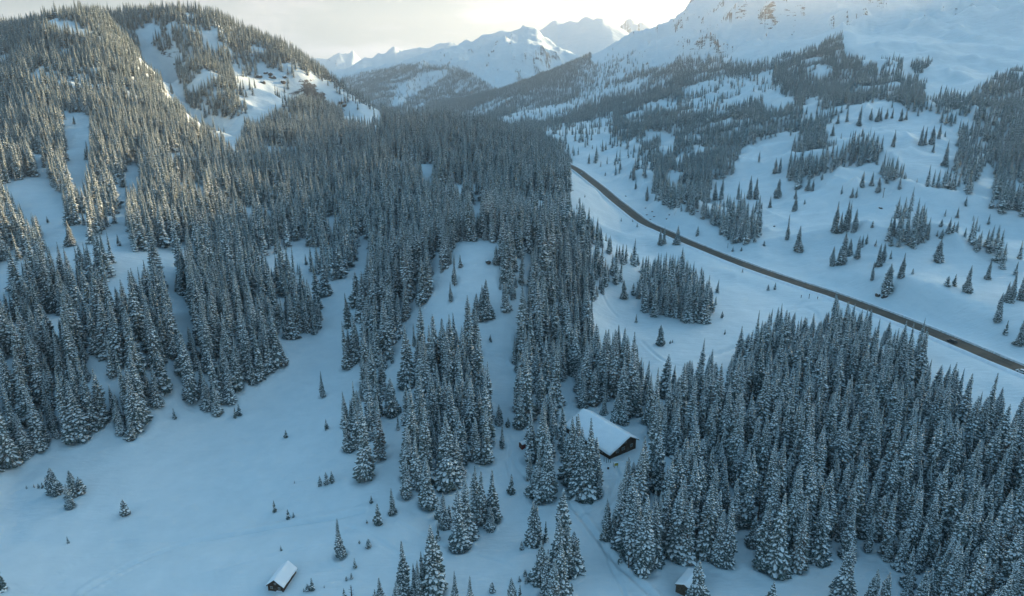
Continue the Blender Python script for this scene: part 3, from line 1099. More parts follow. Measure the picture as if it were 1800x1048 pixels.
P([(510, 430), (523, 435), (535, 455), (552, 485), (567, 502), (598, 490), (620, 466), (636, 450), (625, 412), (645, 408), (648, 455), (622, 485), (603, 510), (605, 525), (585, 545), (572, 518), (548, 503), (528, 470), (512, 447)], 0)
P([(158, 600), (177, 592), (167, 640), (150, 665)], 0)
P([(85, 532), (100, 560), (108, 575), (95, 572)], 0)
P([(740, 285), (762, 287), (758, 312), (742, 305)], 0)
P([(828, 345), (845, 350), (842, 372), (832, 362)], 0)
P([(568, 380), (590, 385), (590, 420), (578, 410)], .1)
# --- the meadow and the ground round the knoll
P([(-500, 1400), (-500, 850), (-60, 850), (0, 838), (22, 832), (62, 797), (120, 787), (158, 777), (168, 765), (228, 777), (248, 770), (268, 742), (295, 715), (290, 660), (308, 650), (325, 668), (325, 708), (345, 730), (385, 733), (405, 728),
   (415, 705), (440, 692), (475, 657), (500, 642), (500, 600), (514, 600), (518, 642), (530, 650), (560, 655), (600, 643), (625, 652), (663, 655), (690, 610), (722, 558), (757, 538), (775, 548), (758, 560), (740, 575), (735, 605), (712, 620), (712, 660), (735, 640), (735, 665), (712, 690),
   (705, 725), (690, 675), (668, 670), (640, 668), (605, 690), (575, 745), (575, 790), (600, 808), (628, 805), (630, 850), (655, 862), (680, 832), (678, 770), (655, 755), (672, 735), (690, 735), (705, 735), (702, 760), (690, 860), (700, 885), (725, 888), (755, 870), (760, 820), (772, 815), (772, 865), (790, 872), (812, 860), (812, 805),
   (830, 820), (845, 822), (876, 820), (880, 800), (876, 740), (880, 700), (900, 690), (912, 700), (915, 750), (918, 800), (916, 885), (945, 888), (970, 878), (972, 840), (985, 830), (1000, 838), (1015, 868), (1040, 873), (1057, 870), (1055, 830), (1052, 800), (1035, 770), (1018, 735), (1018, 722), (1035, 716), (1125, 760), (1120, 785), (1092, 800), (1088, 840),
   (1060, 880), (1055, 940), (1070, 955), (1088, 975), (1095, 988), (1130, 1004), (1150, 990), (1165, 975), (1200, 990), (1240, 995), (1250, 985), (1290, 1000), (1290, 925), (1310, 915), (1322, 930), (1325, 985), (1360, 1002), (1392, 992), (1420, 990), (1445, 975), (1475, 985), (1520, 968), (1555, 1000), (1590, 1030), (1600, 1060), (1600, 1400)], 0)
P([(1105, 745), (1120, 735), (1135, 728), (1138, 750), (1125, 765)], 0)
P([(797, 428), (870, 424), (862, 462), (868, 498), (880, 520), (878, 548), (915, 556), (912, 580), (895, 605), (892, 640), (880, 655), (866, 650), (862, 605), (850, 578), (835, 570), (848, 545), (843, 560), (810, 560), (790, 545), (770, 548), (755, 552), (775, 520), (775, 490), (790, 470), (800, 460), (800, 440)], 0)
P([(866, 650), (892, 640), (885, 665), (895, 680), (880, 700), (866, 690), (855, 670), (840, 660), (865, 655)], .0)
P([(757, 455), (775, 440), (775, 455), (760, 470)], 0)
P([(905, 500), (915, 485), (918, 520), (912, 550), (900, 548)], .2)
P([(915, 415), (935, 418), (950, 432), (948, 440), (930, 428)], 0)
P([(955, 455), (968, 465), (972, 510), (960, 530), (945, 515), (955, 500)], .08)
P([(1010, 330), (1015, 345), (1018, 360), (1012, 370), (1000, 350), (998, 340)], 0)
P([(1000, 660), (1015, 655), (1010, 680), (990, 690), (960, 715), (955, 705), (975, 690)], 0)
P([(1030, 700), (1040, 690), (1050, 712), (1120, 720), (1130, 730), (1060, 735), (1035, 716)], .3)
P([(1045, 595), (1080, 595), (1090, 605), (1075, 615), (1060, 600), (1048, 610)], .0)
P([(1090, 610), (1100, 620), (1110, 645), (1120, 660), (1100, 650)], .1)
# --- right meadow
P([(1040, 532), (1062, 508), (1095, 500), (1103, 475), (1118, 470), (1118, 500), (1122, 540), (1145, 560), (1200, 568), (1240, 567), (1248, 545), (1265, 533), (1262, 490), (1235, 470), (1200, 452), (1170, 442), (1145, 455), (1110, 440), (1085, 425), (1060, 400), (1030, 375), (1015, 345), (1003, 330), (1003, 292), (1012, 292),
   (1050, 330), (1100, 375), (1200, 425), (1300, 465), (1460, 520), (1480, 532), (1462, 540), (1440, 548), (1400, 548), (1345, 552), (1330, 572), (1310, 560), (1298, 600), (1290, 620), (1262, 622), (1225, 610), (1190, 645), (1182, 665), (1150, 655), (1135, 610), (1108, 588), (1095, 567), (1058, 562), (1045, 548)], 0)
P([(1530, 540), (1560, 545), (1800, 640), (2300, 830), (2300, 900), (1850, 740), (1790, 720), (1755, 690), (1700, 652), (1630, 606), (1590, 585), (1545, 560)], 0)
# --- the slope right of the road
P([(1000, 262), (1040, 262), (1075, 275), (1100, 290), (1120, 305), (1150, 312), (1140, 345), (1175, 365), (1205, 375), (1245, 385), (1262, 412), (1285, 430), (1325, 434), (1342, 415), (1345, 345), (1380, 345), (1420, 345), (1430, 325), (1500, 345), (1560, 350), (1600, 348), (1650, 350), (1700, 345), (1725, 300), (1748, 295), (1745, 345), (1735, 375), (1800, 375), (2300, 400),
   (2300, 830), (1800, 645), (1600, 568), (1470, 520), (1300, 463), (1199, 422), (1133, 392), (1077, 349), (1013, 298)], 0)
P([(1600, 305), (1622, 300), (1650, 292), (1660, 300), (1690, 300), (1700, 345), (1650, 350), (1605, 340)], .12)
P([(1565, 372), (1590, 352), (1625, 365), (1642, 400), (1625, 440), (1590, 435), (1572, 445), (1560, 425)], .9)
P([(1655, 395), (1710, 378), (1760, 398), (1780, 440), (1830, 450), (1830, 482), (1765, 487), (1740, 472), (1735, 492), (1726, 482), (1742, 455), (1705, 437), (1680, 405)], .55)
P([(1700, 350), (1750, 340), (1800, 345), (1850, 370), (1850, 395), (1800, 372), (1760, 372)], .8)
# snowy humps higher up
P([(1455, 217), (1470, 202), (1500, 185), (1530, 178), (1560, 177), (1565, 190), (1600, 195), (1650, 203), (1656, 217), (1682, 235), (1684, 262), (1668, 277), (1650, 290), (1622, 300), (1605, 320), (1592, 300), (1585, 262), (1555, 255), (1540, 235), (1500, 228), (1480, 240), (1455, 243)], 0)
P([(1297, 260), (1340, 248), (1385, 240), (1418, 240), (1395, 250), (1378, 300), (1355, 300), (1350, 277), (1335, 272), (1328, 302), (1312, 272)], 0)
P([(1255, 318), (1300, 306), (1335, 300), (1380, 310), (1400, 338), (1420, 318), (1460, 305), (1500, 293), (1530, 300), (1552, 316), (1560, 345), (1250, 350)], 0)
P([(1470, 330), (1480, 345), (1440, 350)], 0)
P([(1200, 158), (1240, 140), (1290, 132), (1330, 132), (1357, 125), (1357, 147), (1375, 162), (1350, 172), (1300, 190), (1270, 195), (1230, 205), (1195, 190)], .13)
P([(1340, 165), (1360, 160), (1400, 172), (1380, 185), (1345, 182)], 0)
P([(880, 215), (913, 190), (957, 187), (987, 182), (1017, 173), (1047, 157), (1083, 150), (1133, 137), (1150, 140), (1100, 160), (1060, 173), (1027, 187), (1000, 207), (947, 222), (887, 225)], .16)
P([(800, 210), (850, 185), (880, 172), (905, 168), (900, 178), (870, 190), (850, 208)], .25)
P([(950, 225), (1010, 217), (1075, 203), (1082, 215), (1070, 235), (1095, 250), (1130, 255), (1125, 275), (1150, 300), (1150, 312), (1110, 320), (1060, 300), (1020, 285), (1000, 262), (955, 240)], .10)
P([(1130, 190), (1170, 175), (1190, 175), (1190, 200), (1160, 200), (1120, 215), (1085, 215)], .15)
P([(1160, 245), (1180, 235), (1190, 245), (1170, 262)], 0)
P([(1180, 290), (1200, 272), (1205, 285), (1190, 300)], .1)
P([(1625, 155), (1650, 152), (1670, 165), (1650, 172), (1630, 165)], 0)
# everything above the treeline on the right mountain
P([(1040, 104), (1046, 150), (1062, 152), (1090, 140), (1130, 125), (1160, 112), (1200, 100), (1250, 103), (1300, 116), (1350, 113), (1375, 102), (1395, 97), (1405, 86), (1440, 83), (1455, 70), (1482, 66), (1488, 92), (1512, 110), (1540, 120), (1545, 131), (1590, 136), (1597, 120), (1603, 138), (1628, 142), (1645, 155), (1665, 168), (1700, 168),
   (1715, 150), (1745, 140), (1770, 128), (1800, 122), (2300, 60), (2300, -700), (1040, -700)], 0)
P([(1545, 97), (1590, 97), (1590, 130), (1548, 130)], .9)
P([(1602, 98), (1640, 95), (1640, 108), (1620, 130), (1603, 130)], .9)
P([(1400, 82), (1440, 78), (1455, 60), (1482, 50), (1484, 66), (1455, 72), (1440, 86)], .5)
P([(1012, 118), (1042, 106), (1054, 104), (1062, 150), (1040, 165), (1022, 172)], .55)
P([(1050, 112), (1080, 100), (1125, 104), (1150, 118), (1120, 128), (1085, 146), (1056, 165)], .25)
P([(1060, 84), (1110, 80), (1135, 100), (1100, 102), (1062, 104)], .08)
P([(1180, 88), (1250, 90), (1330, 104), (1390, 86), (1402, 92), (1352, 118), (1300, 120), (1250, 107), (1190, 106)], .35)
P([(1485, 84), (1540, 108), (1660, 150), (1700, 158), (1760, 122), (1830, 105), (1830, 124), (1770, 132), (1715, 156), (1665, 172), (1600, 140), (1512, 116)], .3)

# far forests: 1 where wooded
FF_ = Mask(0.0)
Q = FF_.poly
Q([(600, 138), (650, 128), (700, 118), (740, 115), (780, 118), (815, 122), (838, 138), (860, 150), (868, 165), (850, 185), (800, 215), (640, 215), (600, 175)], 1)
Q([(700, 150), (745, 130), (790, 122), (780, 140), (740, 162), (700, 190), (682, 195)], .15)
Q([(715, 190), (760, 175), (740, 205), (700, 215), (680, 205)], .45)
Q([(905, 125), (915, 128), (925, 150), (912, 148)], .6)
Q([(938, 118), (950, 122), (958, 135), (945, 138)], .8)
Q([(860, 150), (875, 160), (870, 175), (858, 180)], .5)


def scatter(cell, r0, r1, az0, az1, seed, keep=0.9):
    rs_ = np.random.RandomState(seed)
    xs = np.arange(r1 * math.sin(az0) - cell if az0 < 0 else 0, r1 * math.sin(az1) + cell, cell)
    ys = np.arange(0, r1 + cell, cell * 0.9)
    X, Y = np.meshgrid(xs, ys)
    X = X + (np.arange(len(ys)) % 2)[:, None] * cell * .5
    X = (X + rs_.uniform(-.36, .36, X.shape) * cell).ravel()
    Y = (Y + rs_.uniform(-.36, .36, Y.shape) * cell).ravel()
    r = np.hypot(X, Y)
    a = np.arctan2(X, Y)
    m = (r >= r0) & (r < r1) & (a > az0) & (a < az1) & (rs_.rand(len(X)) < keep)
    return X[m], Y[m], r[m], rs_


# things that keep trees away: (x, y, radius)
def road_dist(X, Y):
    d, _, _ = dist_poly(X, Y, RC[::2], 20)
    return d


def grow(cell, r0, r1, seed, mask, hmean, hvar, az0=-42, az1=44, keep=.93, top_test=True, margin=0.012):
    X, Y, r, rs_ = scatter(cell, r0, r1, RAD(az0), RAD(az1), seed, keep)
    Z = ground_z(X, Y)
    clump = fbm(X / 70, Y / 70, 3, 61)
    H = hmean(X, Y, r) * (1 + hvar * (rs_.rand(len(X)) * 2 - 1) + 0.22 * clump)
    small = rs_.rand(len(X)) < 0.20
    H = np.where(small, H * rs_.uniform(.35, .8, len(X)), H)
    px, py, dep = project(X, Y, Z)
    jx = rs_.normal(0, 2.0, len(X)); jy = rs_.normal(0, 2.0, len(X))
    val = mask.at(px + jx, py + jy)
    ok = rs_.rand(len(X)) < val * (1 - .35 * np.clip(fbm(X / 28, Y / 28, 2, 88) * 2.2, 0, 1))
    gap = fbm(X / 52 + 7.3, Y / 38, 3, 93)
    thr = np.where((np.degrees(np.arctan2(X, Y)) > 5) & (r > 380), .15, .23)
    thr = np.where((r < 420) & (np.arctan2(X, Y) > RAD(-13)), 5.0, thr)
    ok &= (gap < thr + rs_.uniform(-.06, .06, len(X)))
    if top_test:
        half = FPX / dep * H * .085
        for q, sx in ((.3, .5), (.3, -.5), (.6, 0), (.88, 0)):
            tx, ty, _ = project(X, Y, Z + H * q)
            tv = mask.at(tx + sx * half * .8, ty + jy * .5)
            # a crown may overlap scattered ground and sky but must not cover snow seen open in the photograph
            ok &= (tv >= 0.08) | (rs_.rand(len(X)) < .10)
    ok &= hidden_by(X, Y, Z + H) > -margin
    ok &= (px > -260) & (px < 2060) & (py < 1400)
    return X[ok], Y[ok], Z[ok], H[ok], r[ok], px[ok], py[ok], dep[ok], rs_
# ------------------------------------------------------------------ buildings
M_LOG = simple('dark_log_wall', (0.035, 0.020, 0.012), (0.10, 0.058, 0.034), 1.6, 0.85, bump=0.5, stretch=(1, 1, 6))
M_WOOD = simple('weathered_wood', (0.05, 0.038, 0.028), (0.13, 0.095, 0.065), 2.5, 0.85, bump=0.4)
M_TRIM = simple('pale_window_frame', (0.30, 0.28, 0.24), (0.42, 0.40, 0.35), 3, 0.7)
M_GLASS = simple('window_glass', (0.02, 0.03, 0.035), rough=0.1, spec=0.8)
M_ROOFSNOW = simple('roof_snow', (0.80, 0.83, 0.86), (0.85, 0.88, 0.9), 0.3, 0.6)
M_YELLOW = simple('yellow_board', (0.45, 0.36, 0.05), (0.55, 0.45, 0.09), 2, 0.7)
M_DARK = simple('dark_metal', (0.02, 0.022, 0.025), (0.05, 0.05, 0.05), 4, 0.5)
M_RED = simple('dark_red_boards', (0.13, 0.025, 0.018), (0.20, 0.05, 0.035), 3, 0.8)
M_STONE = simple('brown_rock', (0.04, 0.034, 0.03), (0.13, 0.11, 0.095), 0.8, 0.9, bump=0.8)
M_TRACKWHEEL = simple('tyre_rubber', (0.02, 0.02, 0.02), rough=0.9)

RIDGE_AWAY = []          # (x, y, radius) where no forest tree may stand


def snow_roof_mesh(Ln, wl, wr, dl, dr, thick, seed, over=0.0):
    """rounded snow blanket over a gable roof; ridge along +Y from 0 to Ln, left width wl drop dl, right width wr drop dr"""
    rnd = np.random.RandomState(seed)
    us = np.concatenate([np.linspace(-1, 0, 13), np.linspace(0, 1, 9)[1:]])
    ny = 30
    V, F = [], []
    nu = len(us)
    for j in range(ny):
        t = j / (ny - 1)
        y = -over + t * (Ln + 2 * over)
        ey = min(1, min(t, 1 - t) / 0.05)
        for u in us:
            if u < 0:
                x, z = u * wl, u * dl * 1.0
                z = -abs(u) * dl
            else:
                x, z = u * wr, -u * dr
            eu = min(1, (1 - abs(u)) / 0.12)
            e = math.sqrt(max(0, min(ey, eu)))
            th = thick * (0.35 + 0.65 * e)
            th += 0.10 * float(fbm(np.array([x * .35 + seed]), np.array([y * .3]), 3, seed)[0]) * thick * 2
            if abs(u) < 0.12:
                th += thick * 0.12 - 0.25 * thick * (0.12 - abs(u))
            wob = 0.22 * float(fbm(np.array([y * .45 + 3.1 * seed]), np.array([u * 1.3]), 3, seed + 2)[0])
            x += (1 if u > 0 else -1) * wob * thick * 1.2 if abs(u) > .95 else 0
            sag = -0.35 * thick * math.sin(math.pi * t) * (1 - abs(u))
            V.append((x, y + (wob * thick * 1.5 if (t < .02 or t > .98) else 0), z + th + sag))
    for j in range(ny - 1):
        for i in range(nu - 1):
            a = j * nu + i
            F.append((a, a + 1, a + nu + 1, a + nu))
    nb = len(V)
    rim = [i for i in range(nu)] + [j * nu + nu - 1 for j in range(1, ny)] + [(ny - 1) * nu + i for i in range(nu - 2, -1, -1)] + [j * nu for j in range(ny - 2, 0, -1)]
    for r in rim:
        x, y, z = V[r]
        u = x / wl if x < 0 else x / wr
        zz = -abs(u) * (dl if x < 0 else dr)
        V.append((x * 0.995, y, zz + 0.02))
    m = len(rim)
    for k in range(m):
        F.append((rim[k], nb + k, nb + (k + 1) % m, rim[(k + 1) % m]))
    return V, F


def gable_house(name, label, cat, apex_front, apex_back, wl, wr, dl, dr, wall_in, ground, snow_th, extras, seed, side_boards=True, wall_mat=None, slat=0.34):
    """apex_*: world points of the roof ridge ends; left/right as seen from the front gable looking back"""
    a, b = Vector(apex_front), Vector(apex_back)
    d = b - a
    Ln = math.hypot(d.x, d.y)
    rz = math.atan2(-d.x, d.y)
    root = thing(name, label, cat, (a.x, a.y, ground), rz)
    zr = a.z - ground
    wm = wall_mat or M_LOG
    yi, xi_l, xi_r = wall_in, wl - wall_in, wr - wall_in
    hl = zr - dl * xi_l / wl - 0.25
    hr = zr - dr * xi_r / wr - 0.25

    def board(x0, x1, y0, y1, z0, z1):
        m = MB()
        m.box(((x0 + x1) / 2, (y0 + y1) / 2, (z0 + z1) / 2), (max(x1 - x0, .16), max(y1 - y0, .16), z1 - z0))
        return m
    # horizontal logs laid course by course: gable ends and the long sides
    nmax = int((zr - 0.2) / slat) + 2
    core = MB()
    for y in (yi + 0.12, Ln - yi - 0.12):
        pts = [(-xi_l + .1, y, -1.2), (xi_r - .1, y, -1.2), (xi_r - .1, y, hr - .1), (0, y, zr - .35), (-xi_l + .1, y, hl - .1)]
        core.poly(pts if y < Ln / 2 else pts[::-1])
    core.poly([(-xi_l + .1, yi + .12, -1.2), (-xi_l + .1, yi + .12, hl - .1), (-xi_l + .1, Ln - yi - .12, hl - .1), (-xi_l + .1, Ln - yi - .12, -1.2)])
    core.poly([(xi_r - .1, yi + .12, -1.2), (xi_r - .1, Ln - yi - .12, -1.2), (xi_r - .1, Ln - yi - .12, hr - .1), (xi_r - .1, yi + .12, hr - .1)])
    walls = core.build('wall', [wm], root)
    for k in range(nmax):
        z0 = -0.6 + k * slat
        z1 = z0 + slat * 0.86
        if z1 > zr - 0.45:
            break
        fl = min(1, max(0, (zr - z1 - .25) / max(dl, .01)))
        fr = min(1, max(0, (zr - z1 - .25) / max(dr, .01)))
        xl, xr = -min(xi_l, wl * fl), min(xi_r, wr * fr)
        for y in (yi, Ln - yi):
            mm = MB()
            mm.box(((xl + xr) / 2, y, (z0 + z1) / 2), (xr - xl, .22, z1 - z0))
            mm.build('log', [wm], walls)
        if z1 < hl:
            mm = MB(); mm.box((-xi_l, Ln / 2, (z0 + z1) / 2 + .01), (.2, Ln - 2 * yi + .3, z1 - z0)); mm.build('log', [wm], walls)
        if z1 < hr:
            mm = MB(); mm.box((xi_r, Ln / 2, (z0 + z1) / 2 + .01), (.2, Ln - 2 * yi + .3, z1 - z0)); mm.build('log', [wm], walls)
    # roof deck, two slabs, then the snow on it
    for s, w_, dd in ((-1, wl, dl), (1, wr, dr)):
        m = MB()
        x0, x1 = 0.0, s * w_
        for (ya, yb) in ((0, Ln),):
            top = [(x0, ya, zr), (x1, ya, zr - dd), (x1, yb, zr - dd), (x0, yb, zr)]
            bot = [(x, y, z - .22) for x, y, z in top]
            m.poly(top if s < 0 else top[::-1]); m.poly(bot[::-1] if s < 0 else bot)
            for i in range(4):
                j = (i + 1) % 4
                m.poly([top[i], bot[i], bot[j], top[j]])
        rf = m.build('roof', [M_WOOD], root)
    V, F = snow_roof_mesh(Ln, wl + .12, wr + .12, dl, dr, snow_th, seed, 0.12)
    me = bpy.data.meshes.new('roof_snow')
    me.from_pydata(V, [], F)
    me.materials.append(M_ROOFSNOW)
    me.polygons.foreach_set('use_smooth', [True] * len(F))
    me.update()
    bm = bmesh.new(); bm.from_mesh(me); bmesh.ops.recalc_face_normals(bm, faces=bm.faces); bm.to_mesh(me); bm.free()
    so = link('roof_snow', me, root, (0, 0, zr))
    # barge boards along both gables
    for y in (-0.04, Ln + 0.04):
        for s, w_, dd in ((-1, wl, dl), (1, wr, dr)):
            m = MB()
            ang = math.atan2(dd, w_)
            m.poly([(0, y - .03, zr + .05), (s * w_, y - .03, zr - dd + .05), (s * w_, y - .03, zr - dd - .3), (0, y - .03, zr - .3)])
            m.poly([(0, y + .03, zr + .05), (0, y + .03, zr - .3), (s * w_, y + .03, zr - dd - .3), (s * w_, y + .03, zr - dd + .05)])
            m.poly([(0, y - .03, zr - .3), (s * w_, y - .03, zr - dd - .3), (s * w_, y + .03, zr - dd - .3), (0, y + .03, zr - .3)])
            m.build('barge_board', [M_WOOD], root)

    def window(x, y, z, w, h, side='front'):
        m = MB()
        fw = .09
        ax = (lambda u, v, o: (x + u, y - o, z + v)) if side == 'front' else (lambda u, v, o: (x - o, y + u, z + v))
        sz = (lambda a_, b_: (a_, .08, b_)) if side == 'front' else (lambda a_, b_: (.08, a_, b_))
        m.box(ax(0, h / 2, .15), sz(w + 2 * fw, fw)); m.box(ax(0, -h / 2, .15), sz(w + 2 * fw, fw))
        m.box(ax(-w / 2, 0, .15), sz(fw, h - fw)); m.box(ax(w / 2, 0, .15), sz(fw, h - fw)); m.box(ax(0, 0, .15), sz(fw * .6, h - fw))
        f_ = m.build('window', [M_TRIM], root)
        p = MB(); p.box(ax(0, 0, .12), sz(w - .04, h - .04)); p.build('pane', [M_GLASS], f_)
    for e in extras:
        if e[0] == 'window':
            window(*e[1:])
        elif e[0] == 'door':
            _, x, y, w, h = e
            m = MB(); m.box((x, y - .14, h / 2 - .2), (w, .08, h)); dd_ = m.build('door', [M_WOOD], root)
            m = MB(); m.box((x + w * .35, y - .21, h / 2 - .25), (.06, .08, .18)); m.build('handle', [M_DARK], dd_)
        elif e[0] == 'chimney':
            _, x, y, h, r = e
            z = zr - (dl * -x / wl if x < 0 else dr * x / wr)
            m = MB(); m.cyl((x, y, z - .3), (x, y, z + h), r, r, 10); c_ = m.build('chimney', [M_DARK], root, smooth=True)
            m = MB(); m.cyl((x, y, z + h + .12), (x, y, z + h + .26), r * 1.6, r * .4, 10); m.build('chimney_cap', [M_DARK], c_)
        elif e[0] == 'sill_snow':
            _, x, y, z, w = e
            m = MB(); m.box((x, y - .3, z), (w, .45, .16)); m.build('snow_ledge', [M_ROOFSNOW], root)
    n_ = 6
    for t in range(n_ + 1):
        q = a.lerp(b, t / n_)
        RIDGE_AWAY.append((q.x, q.y, max(wl, wr) + 2.4))
    return root


gA = at_z(1108, 768, 17.2)
gB = at_z(1025, 719, 17.2)
gl = float(min(ground_z(gA[0], gA[1])[0], 10.6))
gable_house('mountain_lodge', 'large dark log lodge under a thick snow covered gable roof among the spruces', 'lodge', gA, gB, 9.6, 4.6, 4.4, 2.6, 0.9, gl,
            0.55, [('window', -5.2, 0.9, 2.1, 1.3, 1.1), ('window', -2.4, 0.9, 2.3, 1.3, 1.1), ('window', -1.6, 0.9, 4.7, 1.1, 1.0), ('window', 1.6, 0.9, 2.3, 1.1, 1.1), ('door', -0.2, 0.9, 1.1, 2.3),
                   ('window', -8.7, 5.0, 1.2, 1.2, .9, 'side'), ('window', -8.7, 11.0, 1.2, 1.2, .9, 'side'), ('chimney', -5.6, 23.2, 1.9, .22)], 7)
hA = at_z(481.4, 1020, 7.9)
hB = at_z(506.4, 986.5, 7.9)
hg = float(min(ground_z(hA[0], hA[1])[0], ground_z(hB[0], hB[1])[0]))
gable_house('small_cabin', 'small steep roofed dark wooden cabin alone in the open meadow', 'cabin', hA, hB, 2.6, 2.6, 2.2, 2.2, 0.4, min(hg, 3.3), 0.30,
            [('window', -1.2, 0.4, 1.7, .6, .7), ('window', 1.1, 0.4, 1.7, .6, .7), ('window', 0, 0.4, 3.1, .5, .5), ('sill_snow', 1.1, 0.4, .9, 1.6), ('door', -.1, 0.4, .9, 1.9)], 9, slat=.26)
# hut cut by the lower edge of the picture: near corner of its eave at (1188,1028)
kA = at_z(1203, 1028, 9.4)
kB = at_z(1226, 1000, 9.4)
kg = float(ground_z(kA[0], kA[1])[0])
gable_house('snow_roofed_hut', 'pale brown hut with a low snow covered roof behind the spruce at the bottom edge', 'hut', kA, kB, 2.6, 2.6, 1.2, 1.2, 0.3, kg, 0.30,
            [('door', -.6, 0.3, .9, 2.0), ('window', 1.0, .3, 1.7, .7, .7)], 12, wall_mat=M_WOOD, slat=.28)
sA = at_z(915, 778, float(cast(915, 788).z) + 2.5)
sB = (sA[0] + 2.6, sA[1] + 1.6, sA[2])
gable_house('tiny_shed', 'tiny dark red shed half hidden behind the tall spruces left of the lodge', 'shed', sA, sB, 1.1, 1.1, .5, .5, .15, float(cast(915, 788).z), 0.22,
            [('door', 0, .15, .8, 1.6)], 15, wall_mat=M_RED, slat=.24)
RIDGE_AWAY[-7:] = [(sA[0], sA[1], 2.0)]

# pieces by the lodge: thin dark posts, a yellow board, a short stump
for i, (px, py, h, lab) in enumerate([(1062, 812, 2.3, 'thickest dark post leaning against the corner of the lodge eave'), (1066, 814, 1.7, 'dark ski like post second from the lodge corner'),
                                      (1069, 813, 2.0, 'dark thin post just below the lodge corner'), (1073, 814, 1.5, 'short dark post beside the lodge gable'),
                                      (1078, 821, 1.6, 'dark post directly left of the yellow board')]):
    p = cast(px, py)
    m = MB(); m.cyl((0, 0, -.5), (.12 * (i % 3 - 1), .1, h), .09, .06, 7)
    m.box((.12 * (i % 3 - 1), .1, h + .03), (.16, .16, .06))
    tag(m.build('wooden_post', [M_DARK], None, p), lab, 'post', 'dark posts standing in the snow by the lodge')
p = cast(1083, 823)
t = thing('notice_board', 'small yellow board on two posts in the snow below the lodge', 'board', p, 0.3)
m = MB(); m.box((0, 0, 1.5), (1.4, .08, 1.1)); m.build('board', [M_YELLOW], t)
for s in (-1, 1):
    m = MB(); m.cyl((s * .55, .08, -.4), (s * .55, .08, 2.1), .06, .06, 6); m.build('leg', [M_WOOD], t)
m = MB(); m.box((0, 0, 2.11), (1.5, .3, .14)); m.build('snow_cap', [M_ROOFSNOW], t)
p = cast(1069, 824)
t = thing('tree_stump', 'short dark stump in the trampled snow in front of the lodge', 'stump', p)
m = MB(); m.cyl((0, 0, -.3), (0.04, 0, .8), .38, .30, 9); m.build('stump_body', [M_BARK], t)
m = MB(); m.cyl((0.04, 0, .8), (0.04, 0, .9), .30, .15, 9); m.build('snow_cap', [M_ROOFSNOW], t)


# ------------------------------------------------------------------ vehicles
def road_frame(px, py, side):
    """point on the road nearest the pixel, lane offset, heading of travel"""
    q = np.array(at_z(px, py, 11.0))
    i = int(np.argmin((RC[:, 0] - q[0]) ** 2 + (RC[:, 1] - q[1]) ** 2))
    i = max(1, min(len(RC) - 2, i))
    d = Vector(RC[i + 1]) - Vector(RC[i - 1])
    d.normalize()
    n = Vector((d.y, -d.x, 0)).normalized()
    return Vector(RC[i]) + n * side, d


def car(name, label, pos, d, paint, glass, scale=1.0, pickup=False):
    rz = math.atan2(d.y, d.x)
    t = thing(name, label, 'car', pos, rz)
    t.scale = (scale,) * 3
    # side outline of the body, extruded with tumblehome by stations
    body = [(-2.35, .42), (-2.42, .75), (-2.35, 1.02), (-1.3, 1.10), (1.15, 1.06), (1.95, .98), (2.35, .86), (2.42, .55), (2.35, .36)]
    bm = bmesh.new()
    ringsv = []
    for y, ins in ((-.93, 0.06), (-.90, 0), (.90, 0), (.93, .06)):
        ringsv.append([bm.verts.new((x * (1 - ins * .4), y, z + (ins if z < .6 else -ins))) for x, z in body])
    for a_, b_ in zip(ringsv, ringsv[1:]):
        for i in range(len(body)):
            j = (i + 1) % len(body)
            bm.faces.new((a_[i], a_[j], b_[j], b_[i]))
    bm.faces.new(ringsv[0][::-1]); bm.faces.new(ringsv[-1])
    bmesh.ops.recalc_face_normals(bm, faces=bm.faces)
    me = bpy.data.meshes.new('body'); bm.to_mesh(me); bm.free(); me.materials.append(paint)
    bo = link('body', me, t)
    x0, x1 = (-0.6, 1.1) if pickup else (-2.15, 1.15)
    m = MB()
    lo = [(x0 - .05, -.84), (x1 + .35, -.84), (x1 + .35, .84), (x0 - .05, .84)]
    hi = [(x0 + .35, -.68), (x1 - .35, -.68), (x1 - .35, .68), (x0 + .35, .68)]
    for i in range(4):
        j = (i + 1) % 4
        m.poly([(*lo[i], 1.04), (*lo[j], 1.04), (*hi[j], 1.60), (*hi[i], 1.60)])
    m.poly([(*q, 1.60) for q in hi])
    m.build('windows', [glass], t)
    m = MB(); m.box(((x0 + x1) / 2, 0, 1.65), (x1 - x0 - .7, 1.4, .09)); m.build('car_roof', [paint], t)
    wm = MB(); wm.cyl((0, -.12, 0), (0, .12, 0), .37, .37, 16); wme = wm.mesh('wheel', [M_TRACKWHEEL])
    rm = MB(); rm.cyl((0, -.13, 0), (0, .13, 0), .2, .2, 10); rme = rm.mesh('rim', [M_DARK])
    for x in (-1.45, 1.45):
        for y in (-.84, .84):
            w = link('wheel', wme, t, (x, y, .37)); link('rim', rme, w)
    for y in (-.65, .65):
        m = MB(); m.box((2.38, y, .72), (.1, .34, .16)); m.build('headlight', [M_TRIM], t)
        m = MB(); m.box((-2.40, y, .78), (.08, .28, .18)); m.build('tail_light', [M_RED], t)
    return t


